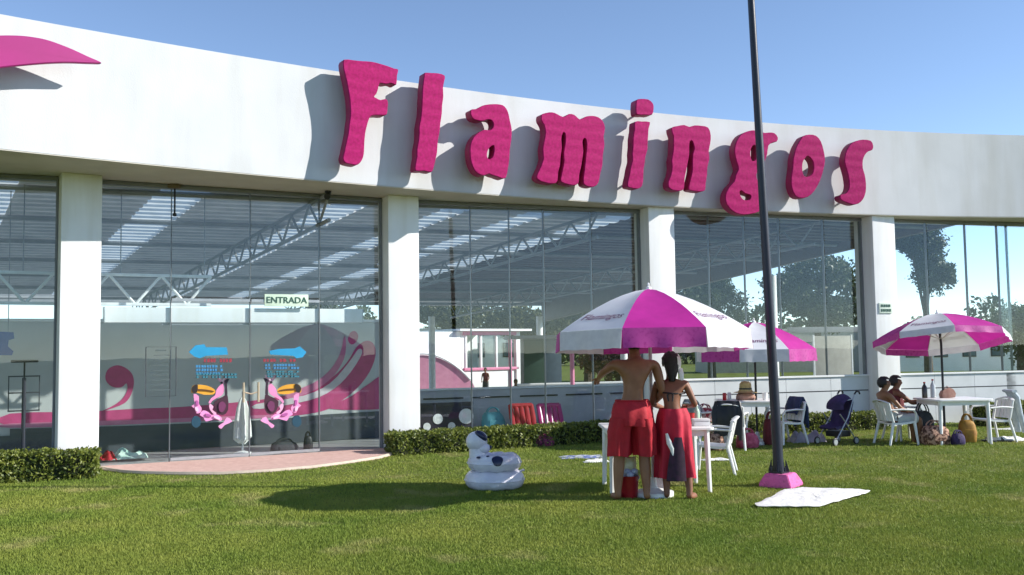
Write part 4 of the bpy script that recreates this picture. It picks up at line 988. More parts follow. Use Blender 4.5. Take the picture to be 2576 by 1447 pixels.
# lamp pole on its pink foot
LP = Vector((3.04, 11.02, 0)); tp = at_depth(1886, -60, 11.02)
root = thing('lamp_pole', 'tall dark navy lamp pole on a pink concrete foot', 'lamp pole', LP)
mb = MB(); mb.loft([[Vector((sx * a, sy * a, z)) for sx, sy in ((-1, -1), (1, -1), (1, 1), (-1, 1))] for a, z in ((.19, 0), (.185, .05), (.135, .145), (.125, .155))])
mb.bm.transform(Matrix.Rotation(R(-38), 4, 'Z')); bmesh.ops.bevel(mb.bm, geom=mb.bm.edges[:], offset=.008, segments=2, affect='EDGES'); obj('foot', mb, M_ped, root)
b0_ = Vector((-.02, 0, .155)); dp = (tp - LP) - b0_
mb = MB(); mb.tube([b0_ + Vector((0, 0, .0)), b0_ + dp * .03, b0_ + dp * .5, b0_ + dp * 1.0, b0_ + dp * 1.25], [.070, .058, .048, .040, .038], 20); obj('shaft', mb, M_navy, root)
mb = MB(); mb.lathe([(0, .153), (.12, .153), (.12, .173), (0, .173)], (-.02, 0, 0), 4); obj('base_plate', mb, M_navy, root)
for k in range(4):
    a = R(45 + 90 * k - 20); mb = MB(); mb.tube([(-.02 + .105 * math.cos(a), .105 * math.sin(a), .18), (-.02 + .105 * math.cos(a), .105 * math.sin(a), .225)], .013, 6); obj('bolt', mb, M_navy, root)
    mb = MB(); q = Vector((math.cos(a + .78), math.sin(a + .78), 0)); s_ = Vector((-q.y, q.x, 0)) * .005; c_ = Vector((-.02, 0, 0))
    mb.loft([[c_ + q * .075 + Vector((0, 0, .172)) + s_ * w for w in (-1, 1)] + [c_ + q * .12 + Vector((0, 0, .172)) + s_ * w for w in (1, -1)], [c_ + q * .075 + Vector((0, 0, .30)) + s_ * w for w in (-1, 1)] + [c_ + q * .082 + Vector((0, 0, .30)) + s_ * w for w in (1, -1)]]); obj('gusset', mb, M_navy, root)
top = b0_ + dp * 1.25
mb = MB(); mb.tube([top, top + Vector((.05, 0, .2)), top + Vector((.5, -.05, .3))], .035, 8); mb.box(top + Vector((.8, -.06, .3)), (.6, .22, .1), bev=.03); obj('lantern', mb, M_navy, root)

# cloths on the grass
tw = [on_ground(*p) for p in ((1903, 1277), (1940, 1256), (1985, 1236), (2080, 1234), (2180, 1239), (2178, 1246), (2120, 1262), (2062, 1279), (1985, 1281))]
tc_ = sum(tw, Vector()) / len(tw)
mb = MB(); base_l = [(p.x - tc_.x, p.y - tc_.y) for p in tw]
ol = smooth_loop(base_l, 5); rings = []
rnd = random.Random(4)
for sc, z in ((1.0, .008), (1.006, .014), (.97, .020), (.88, .017), (.78, .024), (.66, .018), (.54, .026), (.42, .020), (.28, .027), (.14, .020), (.02, .024)):
    rings.append([Vector((a * sc * (1 + (.02 * math.sin(i * 1.9) if sc > .9 else 0)), b * sc, z + rnd.uniform(-.005, .008))) for i, (a, b) in enumerate(ol)])
mb.loft(rings); o = obj('beach_towel', mb, M_wcloth, angle=70); o.location = (tc_.x, tc_.y, .012); tag(o, 'cream white beach towel spread on the lawn in front of the lamp pole', 'towel')
M_bluep = mat('blue_pattern_cloth', (.10, .14, .34), (.45, .48, .52), .9, 16, lo=.45, hi=.55)
p = on_ground(1465, 1151); crumpled('beach_towel', 'flat blue and white patterned towel on the grass left of the front table', 'towel', p, (.65, .38), M_bluep, 11, .05, .03)
p = on_ground(1500, 1163); crumpled('beach_towel', 'small white towel on the grass in front of the blue patterned one', 'towel', p, (.36, .14), M_wcloth, 12, .1, .05)
p = on_ground(1800, 1158); crumpled('beach_towel', 'white cloth strip on the grass right of the front table leg', 'towel', p, (.40, .16), M_wcloth, 13, .0, .03)
p = on_ground(2535, 1108); crumpled('beach_towel', 'white crumpled towel on the grass at the right edge', 'towel', p, (.62, .34), M_wcloth, 14, .0, .07)
p = on_ground(2560, 1080); crumpled('beach_towel', 'long white towel farther back at the right edge', 'towel', p, (.9, .3), M_wcloth, 15, .0, .03)
p = on_ground(2030, 1112); crumpled('beach_towel', 'lilac grey blanket heap left of the pushchair', 'towel', p, (.62, .34), mat('lilac_cloth', (.45, .40, .44), (.32, .28, .32), .9, 10), 16, .2, .22)
P = on_ground(1366, 1122); bag('beach_bag', 'magenta flowered beach bag on the grass in front of the middle hedge', 'bag', P, (.36, .24, .20), mat('magenta_print', (.30, .05, .12), (.10, .015, .05), .8, 22, lo=.45, hi=.55), .1)

# cooler bucket between the man's feet
P = on_ground(1583, 1252); root = thing('ice_bucket', 'red bucket filled with ice bags and a yellow snack pack between the man legs', 'bucket', P)
mb = MB(); mb.lathe([(0, 0), (.088, 0), (.108, .225), (.114, .235), (.104, .235), (.085, .03), (0, .03)], n=24); obj('pail', mb, mat('red_plastic', (.36, .012, .02), (.30, .01, .016), .35), root)
mb = MB(); mb.tube([(.112 * math.cos(q), -.05 * math.sin(q) - .02, .225 - .06 * math.sin(q)) for q in np.linspace(0, math.pi, 10)], .006, 6); obj('handle', mb, M_steelw, root)
mb = MB()
for k in range(9):
    a = k * 2.4; r_ = .02 + .05 * (k % 3) / 2; mb.ball((r_ * math.cos(a), r_ * math.sin(a), .25 + .03 * (k % 2)), (.042, .035, .036), seg=8, rings=6)
obj('ice_bag', mb, mat('ice_plastic', (.52, .55, .66), (.30, .34, .5), .2, 30), root)
P2_ = P + Vector((.0, .02, 0)); root = thing('snack_bag', 'crumpled yellow snack bag standing in the red bucket', 'snack bag', (P2_.x, P2_.y, .27))
mb = MB(); rings = []
for z, w, d_ in ((0, .07, .02), (.03, .085, .04), (.09, .088, .045), (.14, .08, .03), (.16, .085, .008)): rings.append([Vector((w * math.cos(q) * (1 + .1 * math.sin(4 * q)), d_ * math.sin(q), z + .008 * math.sin(5 * q))) for q in (2 * math.pi * j / 16 for j in range(16))])
mb.loft(rings); obj('pack', mb, mat('yellow_foil', (.62, .55, .22), (.75, .72, .55), .35, 18), root)

root = thing('hanging_towel', 'grey towel hanging off the front table edge between the man and the woman', 'towel', (1.555, 10.50, 0))
mb = MB(); rings = []
for z, y in ((.05, .0), (.2, -.005), (.45, .0), (.66, .01), (.745, .04), (.755, .10), (.752, .22)):
    rings.append([Vector((x, y + .012 * math.sin(x * 60 + z * 4) + (0 if z > .7 else .004), z + .006 * math.sin(x * 30))) for x in np.linspace(-.06, .06, 9)] + [Vector((x, y + .022 + .012 * math.sin(x * 60 + z * 4), z + .012)) for x in np.linspace(.06, -.06, 9)])
mb.loft(rings); obj('cloth', mb, mat('grey_towel', (.36, .34, .38), (.28, .26, .30), .9, 12), root, angle=70)
# ------------------------------------------------------------------ inflatable dog seat
P = on_ground(1243, 1238); root = thing('inflatable_dog', 'white inflatable dog ring seat with dark patches, sitting on the lawn', 'inflatable', (P.x, P.y + .3, 0))
M_vinyl = mat('white_vinyl', (.74, .74, .78), (.62, .62, .70), .25, 5, .7, 16, coat=.2)
M_vnavy = mat('navy_vinyl', (.012, .018, .06), None, .25)
def ring_tube(z, a, b, r, rzv):
    mb = MB(); N_ = 40
    mb.tube([(a * math.cos(2 * math.pi * k / N_), b * math.sin(2 * math.pi * k / N_), z + .006 * math.sin(k * 5)) for k in range(N_)], [r * (1 + .05 * math.sin(k * 2.6) * (k % 2)) for k in range(N_)], 14, closed=True, flat=rzv); return mb
obj('lower_ring', ring_tube(.105, .24, .22, .108, 1.0), M_vinyl, root, angle=80)
obj('upper_ring', ring_tube(.30, .215, .20, .10, .98), M_vinyl, root, angle=80)
for za, aa, bb in ((.105, .350, .330), (.30, .317, .302)):
    mb = MB(); mb.tube([(aa * math.cos(2 * math.pi * k / 40), bb * math.sin(2 * math.pi * k / 40), za) for k in range(40)], .006, 6, closed=True); obj('seam', mb, M_vinyl, root)
mb = MB(); mb.lathe([(0, .06), (.2, .06), (.2, .14), (0, .15)], n=24); obj('seat_floor', mb, M_vinyl, root)
hc = Vector((-.20, -.06, .53))
mb = MB(); mb.ball(hc + Vector((.0, 0, .015)), (.125, .115, .12), seg=24, rings=16); mb.ball(hc + Vector((.075, -.02, -.06)), (.085, .075, .06), seg=18, rings=12); mb.tube([hc + Vector((.01, 0, -.16)), hc + Vector((0, 0, -.05))], [.10, .09], 16); obj('head', mb, M_vinyl, root, angle=80)
mb = MB(); mb.ball(hc + Vector((.055, -.05, .085)), (.085, .055, .045), Matrix.Rotation(R(38), 3, 'Y'), 18, 12); obj('ear', mb, M_vnavy, root)
mb = MB(); mb.ball(hc + Vector((.05, .08, .085)), (.08, .05, .04), Matrix.Rotation(R(30), 3, 'Y'), 18, 12); obj('ear', mb, M_vinyl, root)
mb = MB(); mb.ball(hc + Vector((.158, -.02, -.05)), (.02, .025, .02), None, 10, 8); obj('nose', mb, M_vnavy, root)
def patch_on(a, b, r, z, ang, el, sa, se):
    mb = MB(); n_ = 12; V = []
    c0_ = Vector((math.cos(ang) * a, math.sin(ang) * b, z)); out_ = Vector((math.cos(ang), math.sin(ang), 0))
    mb2 = MB(); rings = []
    for s in (1.0, .7, .4, .05):
        rg = []
        for k in range(18):
            q = 2 * math.pi * k / 18; da = sa * s * math.cos(q) * (1 + .12 * math.sin(3 * q)); de = se * s * math.sin(q)
            aa = ang + da; ee = el + de; o_ = Vector((math.cos(aa), math.sin(aa), 0))
            rg.append(Vector((math.cos(aa) * a, math.sin(aa) * b, z)) + (o_ * math.cos(ee) + Vector((0, 0, 1)) * math.sin(ee)) * (r + .008))
        rings.append(rg)
    mb2.loft(rings, cap=(False, True)); return mb2
obj('patch', patch_on(.215, .20, .10, .30, R(-82), R(28), .21, .62), M_vnavy, root, angle=80)
obj('patch', patch_on(.215, .20, .10, .30, R(-128), R(48), .11, .16), M_vnavy, root, angle=80)
obj('patch', patch_on(.215, .20, .10, .30, R(-105), R(62), .08, .14), M_vnavy, root, angle=80)
mb = MB(); mb.tube([(.30, -.06, .20), (.335, -.07, .215), (.345, -.07, .205)], [.014, .012, .012], 8); obj('valve', mb, M_vinyl, root)

# ------------------------------------------------------------------ people
def hand_joints(J, E, nm, el, wr, side, rad):
    d = (wr - el).normalized(); s = d.cross(Vector((0, 0, 1)))
    if s.length < .2: s = Vector((0, 1, 0)) - d * d.y
    s.normalize(); nrm = s.cross(d).normalized()
    pm = wr + d * .055; J[nm + 'palm'] = (pm, .030, .018); E.append((nm + 'wrist', nm + 'palm'))
    for k, (off, ln) in enumerate(((-.026, .062), (-.009, .074), (.009, .070), (.026, .055))):
        b = pm + d * .035 + s * off * .9; m = b + d * ln * .55 - nrm * .010 * side; t = b + d * ln * .8 - nrm * .034 * side
        for q, (pp, rr) in enumerate(((b, .0095), (m, .0085), (t, .0075))): J['%sf%d%d' % (nm, k, q)] = (pp, rr, rr)
        E += [(nm + 'palm', '%sf%d0' % (nm, k)), ('%sf%d0' % (nm, k), '%sf%d1' % (nm, k)), ('%sf%d1' % (nm, k), '%sf%d2' % (nm, k))]
    b = wr + d * .03 + s * -.030; m = b + d * .03 - s * .022; J[nm + 't0'] = (b, .012, .012); J[nm + 't1'] = (m, .010, .010); J[nm + 't2'] = (m + d * .028, .008, .008)
    E += [(nm + 'palm', nm + 't0'), (nm + 't0', nm + 't1'), (nm + 't1', nm + 't2')]
def person_body(root, J, E, m, rootv='pelvis'):
    names = list(J); idx = {n: i for i, n in enumerate(names)}
    me = bpy.data.meshes.new('body'); me.from_pydata([tuple(J[n][0]) for n in names], [(idx[a], idx[b]) for a, b in E], [])
    o = bpy.data.objects.new('body', me); COL.objects.link(o)
    sk = o.modifiers.new('skin', 'SKIN'); sk.use_smooth_shade = True
    if not me.skin_vertices: me.attributes  # layer comes with the modifier
    for n, v in zip(names, me.skin_vertices[0].data): v.radius = (J[n][1], J[n][2]); v.use_root = (n == rootv)
    ss = o.modifiers.new('sub', 'SUBSURF'); ss.levels = 2; ss.render_levels = 2
    bpy.context.view_layer.update()
    ev = bpy.data.meshes.new_from_object(o.evaluated_get(bpy.context.evaluated_depsgraph_get()))
    o.modifiers.clear(); o.data = ev; ev.name = 'body'; ev.materials.clear(); ev.materials.append(m); ev.shade_smooth()
    o.parent = root; return o
def V3(*a): return Vector(a)
def add_head(J, E, neck, dirf, up, s=1.0):
    """head on the neck vertex; dirf the way the face looks"""
    up = up.normalized(); f = (dirf - up * dirf.dot(up)).normalized(); r = f.cross(up)
    n0 = J[neck][0]
    J['head_low'] = (n0 + up * .075 * s + f * .022 * s, .066 * s, .072 * s); J['head_mid'] = (n0 + up * .135 * s + f * .015 * s, .078 * s, .092 * s); J['head_top'] = (n0 + up * .20 * s + f * .005 * s, .062 * s, .072 * s)
    E += [(neck, 'head_low'), ('head_low', 'head_mid'), ('head_mid', 'head_top')]
    J['nose'] = (n0 + up * .105 * s + f * .122 * s, .012, .014); E.append(('head_mid', 'nose'))
    return n0 + up * .135 * s, f, up, r
def face_parts(root, H, s=1.0):
    c, f, up, r = H
    rot = Matrix((r, f, up)).transposed()
    for k in (-1, 1):
        mb = MB(); mb.ball(c + f * .083 * s + r * .031 * k * s + up * .005, .0115 * s, None, 10, 8); obj('eye', mb, mat('eye_dark', (.03, .02, .015)), root)
        mb = MB(); mb.ball(c + r * .082 * k * s - f * .005 - up * .01, (.010, .020, .030), rot, 10, 8); obj('ear', mb, M_skin, root)
    mb = MB(); mb.ball(c + f * .088 * s - up * .062 * s, (.024, .010, .008), rot, 10, 6); obj('mouth', mb, mat('lips', (.30, .08, .07)), root)
def hair(root, H, s=1.0, long=0.0, bun=False):
    c, f, up, r = H; rot = Matrix((r, f, up)).transposed()
    t = bmesh.new(); bmesh.ops.create_uvsphere(t, u_segments=28, v_segments=18, radius=1)
    dead = [v for v in t.verts if v.co.y > .15 and v.co.z < .35 or v.co.z < (-.9 - long * .5) or (v.co.y > .05 and v.co.z < -.05) or (v.co.y > -.25 and v.co.z < -.35)]
    bmesh.ops.delete(t, geom=dead, context='VERTS')
    for v in t.verts:
        k = 1 + .035 * math.sin(v.co.x * 14 + v.co.z * 5) + .02 * math.sin(v.co.z * 23)
        v.co = Vector((v.co.x * .100 * s * k, v.co.y * .122 * s * k - .014, v.co.z * .124 * s * k + .014))
    mb = MB(); mb.add(t, Matrix.Translation(c) @ rot.to_4x4())
    if long:
        b = c - f * .085 * s
        mb.tube([b + up * .03, b - up * .08 - f * .02, b - up * (.10 + long)], [.07, .062, .03], 12, flat=.6)
    if bun: mb.ball(c - f * .12 + up * .02, .05, None, 12, 8)
    obj('hair', mb, M_hair, root, angle=80)
def arms(J, E, sh, el, wr, nm, side, ra=.046, rf=.036, rw=.026):
    J[nm + 'shoulder'] = (sh, ra * 1.35, ra * 1.3); J[nm + 'upper'] = (sh.lerp(el, .5), ra, ra); J[nm + 'elbow'] = (el, rf * 1.02, rf * 1.02); J[nm + 'fore'] = (el.lerp(wr, .35), rf * 1.08, rf); J[nm + 'wrist'] = (wr, rw, rw * .8)
    E += [('chest', nm + 'shoulder'), (nm + 'shoulder', nm + 'upper'), (nm + 'upper', nm + 'elbow'), (nm + 'elbow', nm + 'fore'), (nm + 'fore', nm + 'wrist')]
    hand_joints(J, E, nm, el, wr, side, rw)
def legs(J, E, hip, knee, ank, toe, nm, rt=.085, rk=.056, rc=.055, ra=.036):
    J[nm + 'hip'] = (hip, rt * 1.08, rt * 1.1); J[nm + 'thigh'] = (hip.lerp(knee, .45), rt * .92, rt * .95); J[nm + 'knee'] = (knee, rk, rk); J[nm + 'calf'] = (knee.lerp(ank, .32), rc, rc * 1.08); J[nm + 'ankle'] = (ank, ra, ra)
    d = (toe - ank); d.z = 0; d.normalize()
    J[nm + 'heel'] = (Vector((ank.x, ank.y, .035)) - d * .025, .032, .032); J[nm + 'ball'] = (Vector((toe.x, toe.y, .028)) - d * .06, .040, .024); J[nm + 'toe'] = (Vector((toe.x, toe.y, .02)), .030, .016)
    E += [('pelvis', nm + 'hip'), (nm + 'hip', nm + 'thigh'), (nm + 'thigh', nm + 'knee'), (nm + 'knee', nm + 'calf'), (nm + 'calf', nm + 'ankle'), (nm + 'ankle', nm + 'heel'), (nm + 'heel', nm + 'ball'), (nm + 'ball', nm + 'toe')]
def tube_cloth(mb, specs, n=40, seed=0, fold=.011):
    rings = []
    for i, (c, a, b, fw) in enumerate(specs):
        rings.append([Vector((c[0] + (a + fold * fw * math.sin(7 * q + seed + i * .4) + fold * fw * .6 * math.sin(13 * q + seed)) * math.cos(q), c[1] + (b + fold * fw * math.sin(7 * q + seed + i * .4)) * math.sin(q), c[2] + (.006 * fw * math.sin(3 * q + seed)))) for q in (2 * math.pi * k / n for k in range(n))])
    mb.loft(rings, cap=(False, False))

# man with his back to the viewer; local +y looks away from the viewer
MX = on_ground(1577, 1254); root = thing('person', 'bare backed man in long red shorts standing under the front parasol', 'person', (MX.x + .045, 10.22, 0), 0); root.scale = (1.06, 1.06, 1.0)
J = {}; E = []
J['pelvis'] = (V3(.01, 0, .93), .145, .105); J['waist'] = (V3(.03, .0, 1.08), .140, .095); J['ribs'] = (V3(.05, .015, 1.24), .165, .11); J['chest'] = (V3(.065, .03, 1.37), .170, .105); J['neckbase'] = (V3(.065, .05, 1.475), .075, .065); J['neck'] = (V3(.066, .075, 1.535), .055, .055)
E += [('pelvis', 'waist'), ('waist', 'ribs'), ('ribs', 'chest'), ('chest', 'neckbase'), ('neckbase', 'neck')]
H = add_head(J, E, 'neck', V3(.1, 1, -.25), V3(0, .12, 1))
arms(J, E, V3(-.135, .03, 1.43), V3(-.245, .22, 1.34), V3(-.27, .42, 1.27), 'l', 1, .050, .040, .028)
arms(J, E, V3(.265, .03, 1.43), V3(.335, .02, 1.13), V3(.30, .24, 1.02), 'r', -1, .050, .040, .028)
legs(J, E, V3(-.075, 0, .86), V3(-.115, .02, .47), V3(-.145, -.02, .085), V3(-.19, .15, 0), 'lg', .098, .062, .060, .038)
legs(J, E, V3(.10, 0, .86), V3(.135, .03, .47), V3(.145, -.03, .085), V3(.20, .14, 0), 'rg', .098, .062, .060, .038)
person_body(root, J, E, M_skin); face_parts(root, H); hair(root, H)
mb = MB()
tube_cloth(mb, [((.02, -.005, 1.045), .164, .130, .3), ((.015, -.01, 1.0), .182, .155, .8), ((.012, -.01, .92), .200, .172, 1), ((.012, -.01, .84), .207, .176, 1.2), ((.012, -.005, .78), .205, .170, 1.2)], 48, 1)
for sx, hx in ((-1, -.112), (1, .137)): tube_cloth(mb, [((.012 + sx * .088, -.008, .86), .120, .170, .7), ((hx * .9 + sx * .006, .0, .72), .120, .150, 1.0), ((hx, .008, .60), .116, .134, 1.2), ((hx * 1.06, .010, .465), .112, .128, 1.3)], 44, 2 + sx)
obj('shorts', mb, M_red, root, angle=80)
mb = MB(); mb.tube([(.02 + .164 * math.cos(q), -.005 + .130 * math.sin(q), 1.045) for q in (2 * math.pi * k / 30 for k in range(30))], .010, 6, closed=True); obj('waistband', mb, M_red, root)
# small red shirt/towel hung over his right side
# woman in bikini top and red wrap
WX = on_ground(1712, 1249); root = thing('person', 'woman with white hair scarf, black bikini top and red wrap skirt beside the man', 'person', (WX.x - .075, 10.26, 0), R(-14)); root.scale = (1.06, 1.06, 1.0)
J = {}; E = []
J['pelvis'] = (V3(0, 0, .80), .135, .105); J['waist'] = (V3(-.01, .0, .94), .112, .085); J['ribs'] = (V3(-.015, .01, 1.06), .122, .088); J['chest'] = (V3(-.02, .025, 1.17), .125, .085); J['neckbase'] = (V3(-.025, .045, 1.255), .055, .052); J['neck'] = (V3(-.025, .065, 1.305), .042, .044)
E += [('pelvis', 'waist'), ('waist', 'ribs'), ('ribs', 'chest'), ('chest', 'neckbase'), ('neckbase', 'neck')]
H = add_head(J, E, 'neck', V3(-.25, 1, -.2), V3(0, .1, 1), .93)
arms(J, E, V3(-.165, .03, 1.205), V3(-.225, .07, 1.00), V3(-.11, .25, .93), 'l', 1, .037, .031, .022)
arms(J, E, V3(.125, .03, 1.205), V3(.215, .02, .99), V3(.14, .22, .96), 'r', -1, .037, .031, .022)
legs(J, E, V3(-.07, 0, .76), V3(-.085, .03, .42), V3(-.085, -.02, .075), V3(-.11, .13, 0), 'lg', .085, .055, .052, .033)
legs(J, E, V3(.07, 0, .76), V3(.11, .02, .42), V3(.145, -.05, .075), V3(.20, .09, 0), 'rg', .085, .055, .052, .033)
person_body(root, J, E, M_skin2); face_parts(root, H, .93); hair(root, H, .95, .10)
mb = MB()
mb.tube([(-.018 + .132 * math.cos(q), .02 + .098 * math.sin(q), 1.115 + .006 * math.sin(2 * q)) for q in (2 * math.pi * k / 30 for k in range(30))], .011, 6, closed=True)
for sx in (-1, 1): mb.tube([(-.02 + sx * .07, .115, 1.15), (-.02 + sx * .05, .085, 1.25), (-.022, -.01, 1.285)], .006, 6); mb.ball((-.02 + sx * .055, .10, 1.13), (.055, .035, .05), None, 12, 8); mb.tube([(-.02, -.08, 1.115), (-.02 + sx * .03, -.095, 1.10), (-.02 + sx * .02, -.10, 1.03)], .007, 6)
obj('bikini_top', mb, M_black, root)
mb = MB()
tube_cloth(mb, [((-.005, -.008, .955), .132, .122, .3), ((0, -.012, .88), .156, .150, .8), ((0, -.008, .76), .170, .158, 1.2), ((.0, 0, .58), .172, .148, 1.7), ((.0, 0, .40), .172, .146, 2.3), ((0, 0, .22), .178, .150, 3.0)], 60, 3)
obj('wrap_skirt', mb, M_crimson, root, angle=80)
mb = MB(); rings = []     # dark printed part of the wrap at the back
for z, a0_, a1_, k in ((.66, -84, -60, .172), (.50, -100, -52, .176), (.34, -108, -50, .181), (.205, -112, -50, .189)):
    rings.append([Vector((k * math.cos(R(q)) * 1.02, k * .84 * math.sin(R(q)) * 1.03 - .030, z)) for q in np.linspace(a0_, a1_, 8)])
mb.loft(rings, cap=(False, False), closed=False); obj('dark_print', mb, mat('dark_print_cloth', (.045, .012, .035), (.02, .008, .018), .8, 20), root, angle=80)
mb = MB(); mb.tube([(-.06, -.172, .70), (-.035, -.178, .60), (-.01, -.180, .54), (.0, -.18, .47)], [.012, .026, .022, .008], 8, flat=.4); obj('white_print', mb, M_wcloth, root)
c, f, up, r = H
mb = MB(); rot = Matrix((r, f, up)).transposed(); t = bmesh.new(); bmesh.ops.create_uvsphere(t, u_segments=24, v_segments=14, radius=1)
bmesh.ops.delete(t, geom=[v for v in t.verts if v.co.x < .45 or v.co.y > .6], context='VERTS'); bmesh.ops.scale(t, vec=(.106, .128, .140), verts=t.verts)
mb.add(t, Matrix.Translation(c + up * .004 - f * .012) @ rot.to_4x4()); mb.tube([c + r * .085 - f * .06 - up * .06, c + r * .095 - f * .085 - up * .12, c + r * .10 - f * .08 - up * .19], [.03, .028, .02], 10, flat=.5)
obj('hair_scarf', mb, M_wcloth, root)
# seated people at the right; local +y is the way they look
def seated(label, loc, rot, skin, recl, cloth, top=None, m_hair=True, arm='lap', longhair=0.0, s=1.0):
    root = thing('person', label, 'person', loc, rot); root.scale = (.90, .90, .82); J = {}; E = []
    b = -.12 - recl
    J['pelvis'] = (V3(0, -.10, .50), .145, .115); J['waist'] = (V3(0, -.14, .63), .132, .10); J['ribs'] = (V3(0, -.17 - recl * .5, .78), .150, .105); J['chest'] = (V3(0, -.18 - recl * .8, .92), .152, .10); J['neckbase'] = (V3(0, -.17 - recl, 1.03), .066, .06); J['neck'] = (V3(0, -.15 - recl, 1.055), .056, .056)
    E += [('pelvis', 'waist'), ('waist', 'ribs'), ('ribs', 'chest'), ('chest', 'neckbase'), ('neckbase', 'neck')]
    H = add_head(J, E, 'neck', V3(0, 1, -.1), V3(0, .05, 1))
    for sx, nm in ((-1, 'l'), (1, 'r')):
        sh = V3(sx * .18, -.18 - recl * .8, .97)
        if arm == 'lap': arms(J, E, sh, V3(sx * .25, -.06, .72), V3(sx * .13, .16, .64), nm, -sx, .044, .036, .026)
        else: arms(J, E, sh, V3(sx * .26, .02, .76), V3(sx * .2, .26, .78), nm, -sx, .044, .036, .026)
        legs(J, E, V3(sx * .09, -.06, .50), V3(sx * .12, .36, .50), V3(sx * .12, .38, .085), V3(sx * .14, .54, 0), nm + 'g', .088, .06, .056, .037)
    person_body(root, J, E, skin); face_parts(root, H); hair(root, H, 1.0, longhair)
    mb = MB(); tube_cloth(mb, [((0, -.135, .64), .148, .118, .5), ((0, -.12, .56), .168, .140, 1), ((0, -.09, .46), .170, .145, 1)], 30, 1)
    for sx in (-1, 1):
        rings = []
        for k, (y, z, a) in enumerate(((-.08, .50, .105), (.08, .505, .104), (.24, .505, .100), (.30, .505, .104))): rings.append([Vector((sx * (.095 + .02 * k / 3) + a * math.cos(q) + .004 * math.sin(5 * q), y, z + a * .95 * math.sin(q))) for q in (2 * math.pi * j / 20 for j in range(20))])
        mb.loft(rings, cap=(False, False))
    obj('shorts', mb, cloth, root, angle=80)
    if top:
        mb = MB(); tube_cloth(mb, [((0, -.13, .60), .158, .128, 1), ((0, -.16 - recl * .3, .74), .165, .122, 1), ((0, -.18 - recl * .7, .88), .172, .122, .7), ((0, -.18 - recl * .85, .98), .15, .105, .4), ((0, -.175 - recl, 1.035), .085, .075, 0)], 30, 2); obj('top', mb, top, root, angle=80)
    return root
M_greysh = mat('pale_grey_cloth', (.50, .52, .50), (.40, .43, .41), .85, 8, .4, 14)
seated('bare chested person with black hair in the white chair facing the right table', (c0.x, c0.y, 0), R(-82), M_skin, .06, M_greysh)
seated('second dark haired person in a dark red top sitting just behind the first', (c1_.x + .02, c1_.y, 0), R(-86), M_skin2, .0, M_dgrey, mat('maroon_cloth', (.16, .02, .025), (.10, .012, .016), .8, 10), arm='fwd')
def draped(name, label, loc, rot, m, w, drop, top):
    root = thing(name, label, 'clothing', loc, rot); mb = MB(); rings = []
    for k, (y, z) in enumerate(((-.33, top - drop), (-.335, top - drop * .5), (-.315, top - .03), (-.27, top + .02), (-.22, top - .02), (-.17, top - drop * .35), (-.15, top - drop * .6))):
        ww = w * (1 + .10 * math.sin(k * 1.7)); rings.append([Vector((x + .01 * math.sin(k * 2 + x * 20), y + .014 * math.sin(x * 34 + k), z + .02 * math.sin(x * 19 + k * 1.3) * (abs(z - top) > .1))) for x in np.linspace(-ww, ww, 13)] + [Vector((x + .01 * math.sin(k * 2 + x * 20), y + .022 + .014 * math.sin(x * 34 + k), z + .004)) for x in np.linspace(ww, -ww, 13)])
    mb.loft(rings); obj('cloth', mb, m, root, angle=70)
    for sx in (-1, 1):
        mb = MB(); mb.tube([(sx * w * .85, -.26, top + .01), (sx * w * 1.05, -.31, top - .16), (sx * w * 1.0, -.33, top - drop * 1.15)], [.035, .045, .03], 8, flat=.6); obj('sleeve', mb, m, root)
    return root
draped('jacket', 'black jacket hung over the white chair in front of the middle table', (c_k.x, c_k.y, 0), R(-20), M_black, .19, .50, .74)
draped('sweatshirt', 'navy sweatshirt hung over the white chair right of the lamp pole', (c_nv.x, c_nv.y, 0), R(110), mat('navy_cloth', (.03, .05, .12), (.02, .035, .09), .8, 8), .17, .42, .74)
draped('shirt', 'grey shirt hung over the chair at the left of the middle table', (c_l.x, c_l.y, 0), R(-70), mat('grey_shirt', (.28, .29, .29), (.2, .21, .21), .85, 8), .17, .40, .74)
bag('beach_bag', 'red and white patterned bag on the seat of the left chair at the middle table', 'bag', (c_l.x, c_l.y, .40), (.30, .24, .22), mat('redwhite', (.55, .40, .38), (.30, .03, .04), .8, 18, lo=.47, hi=.53), .3)
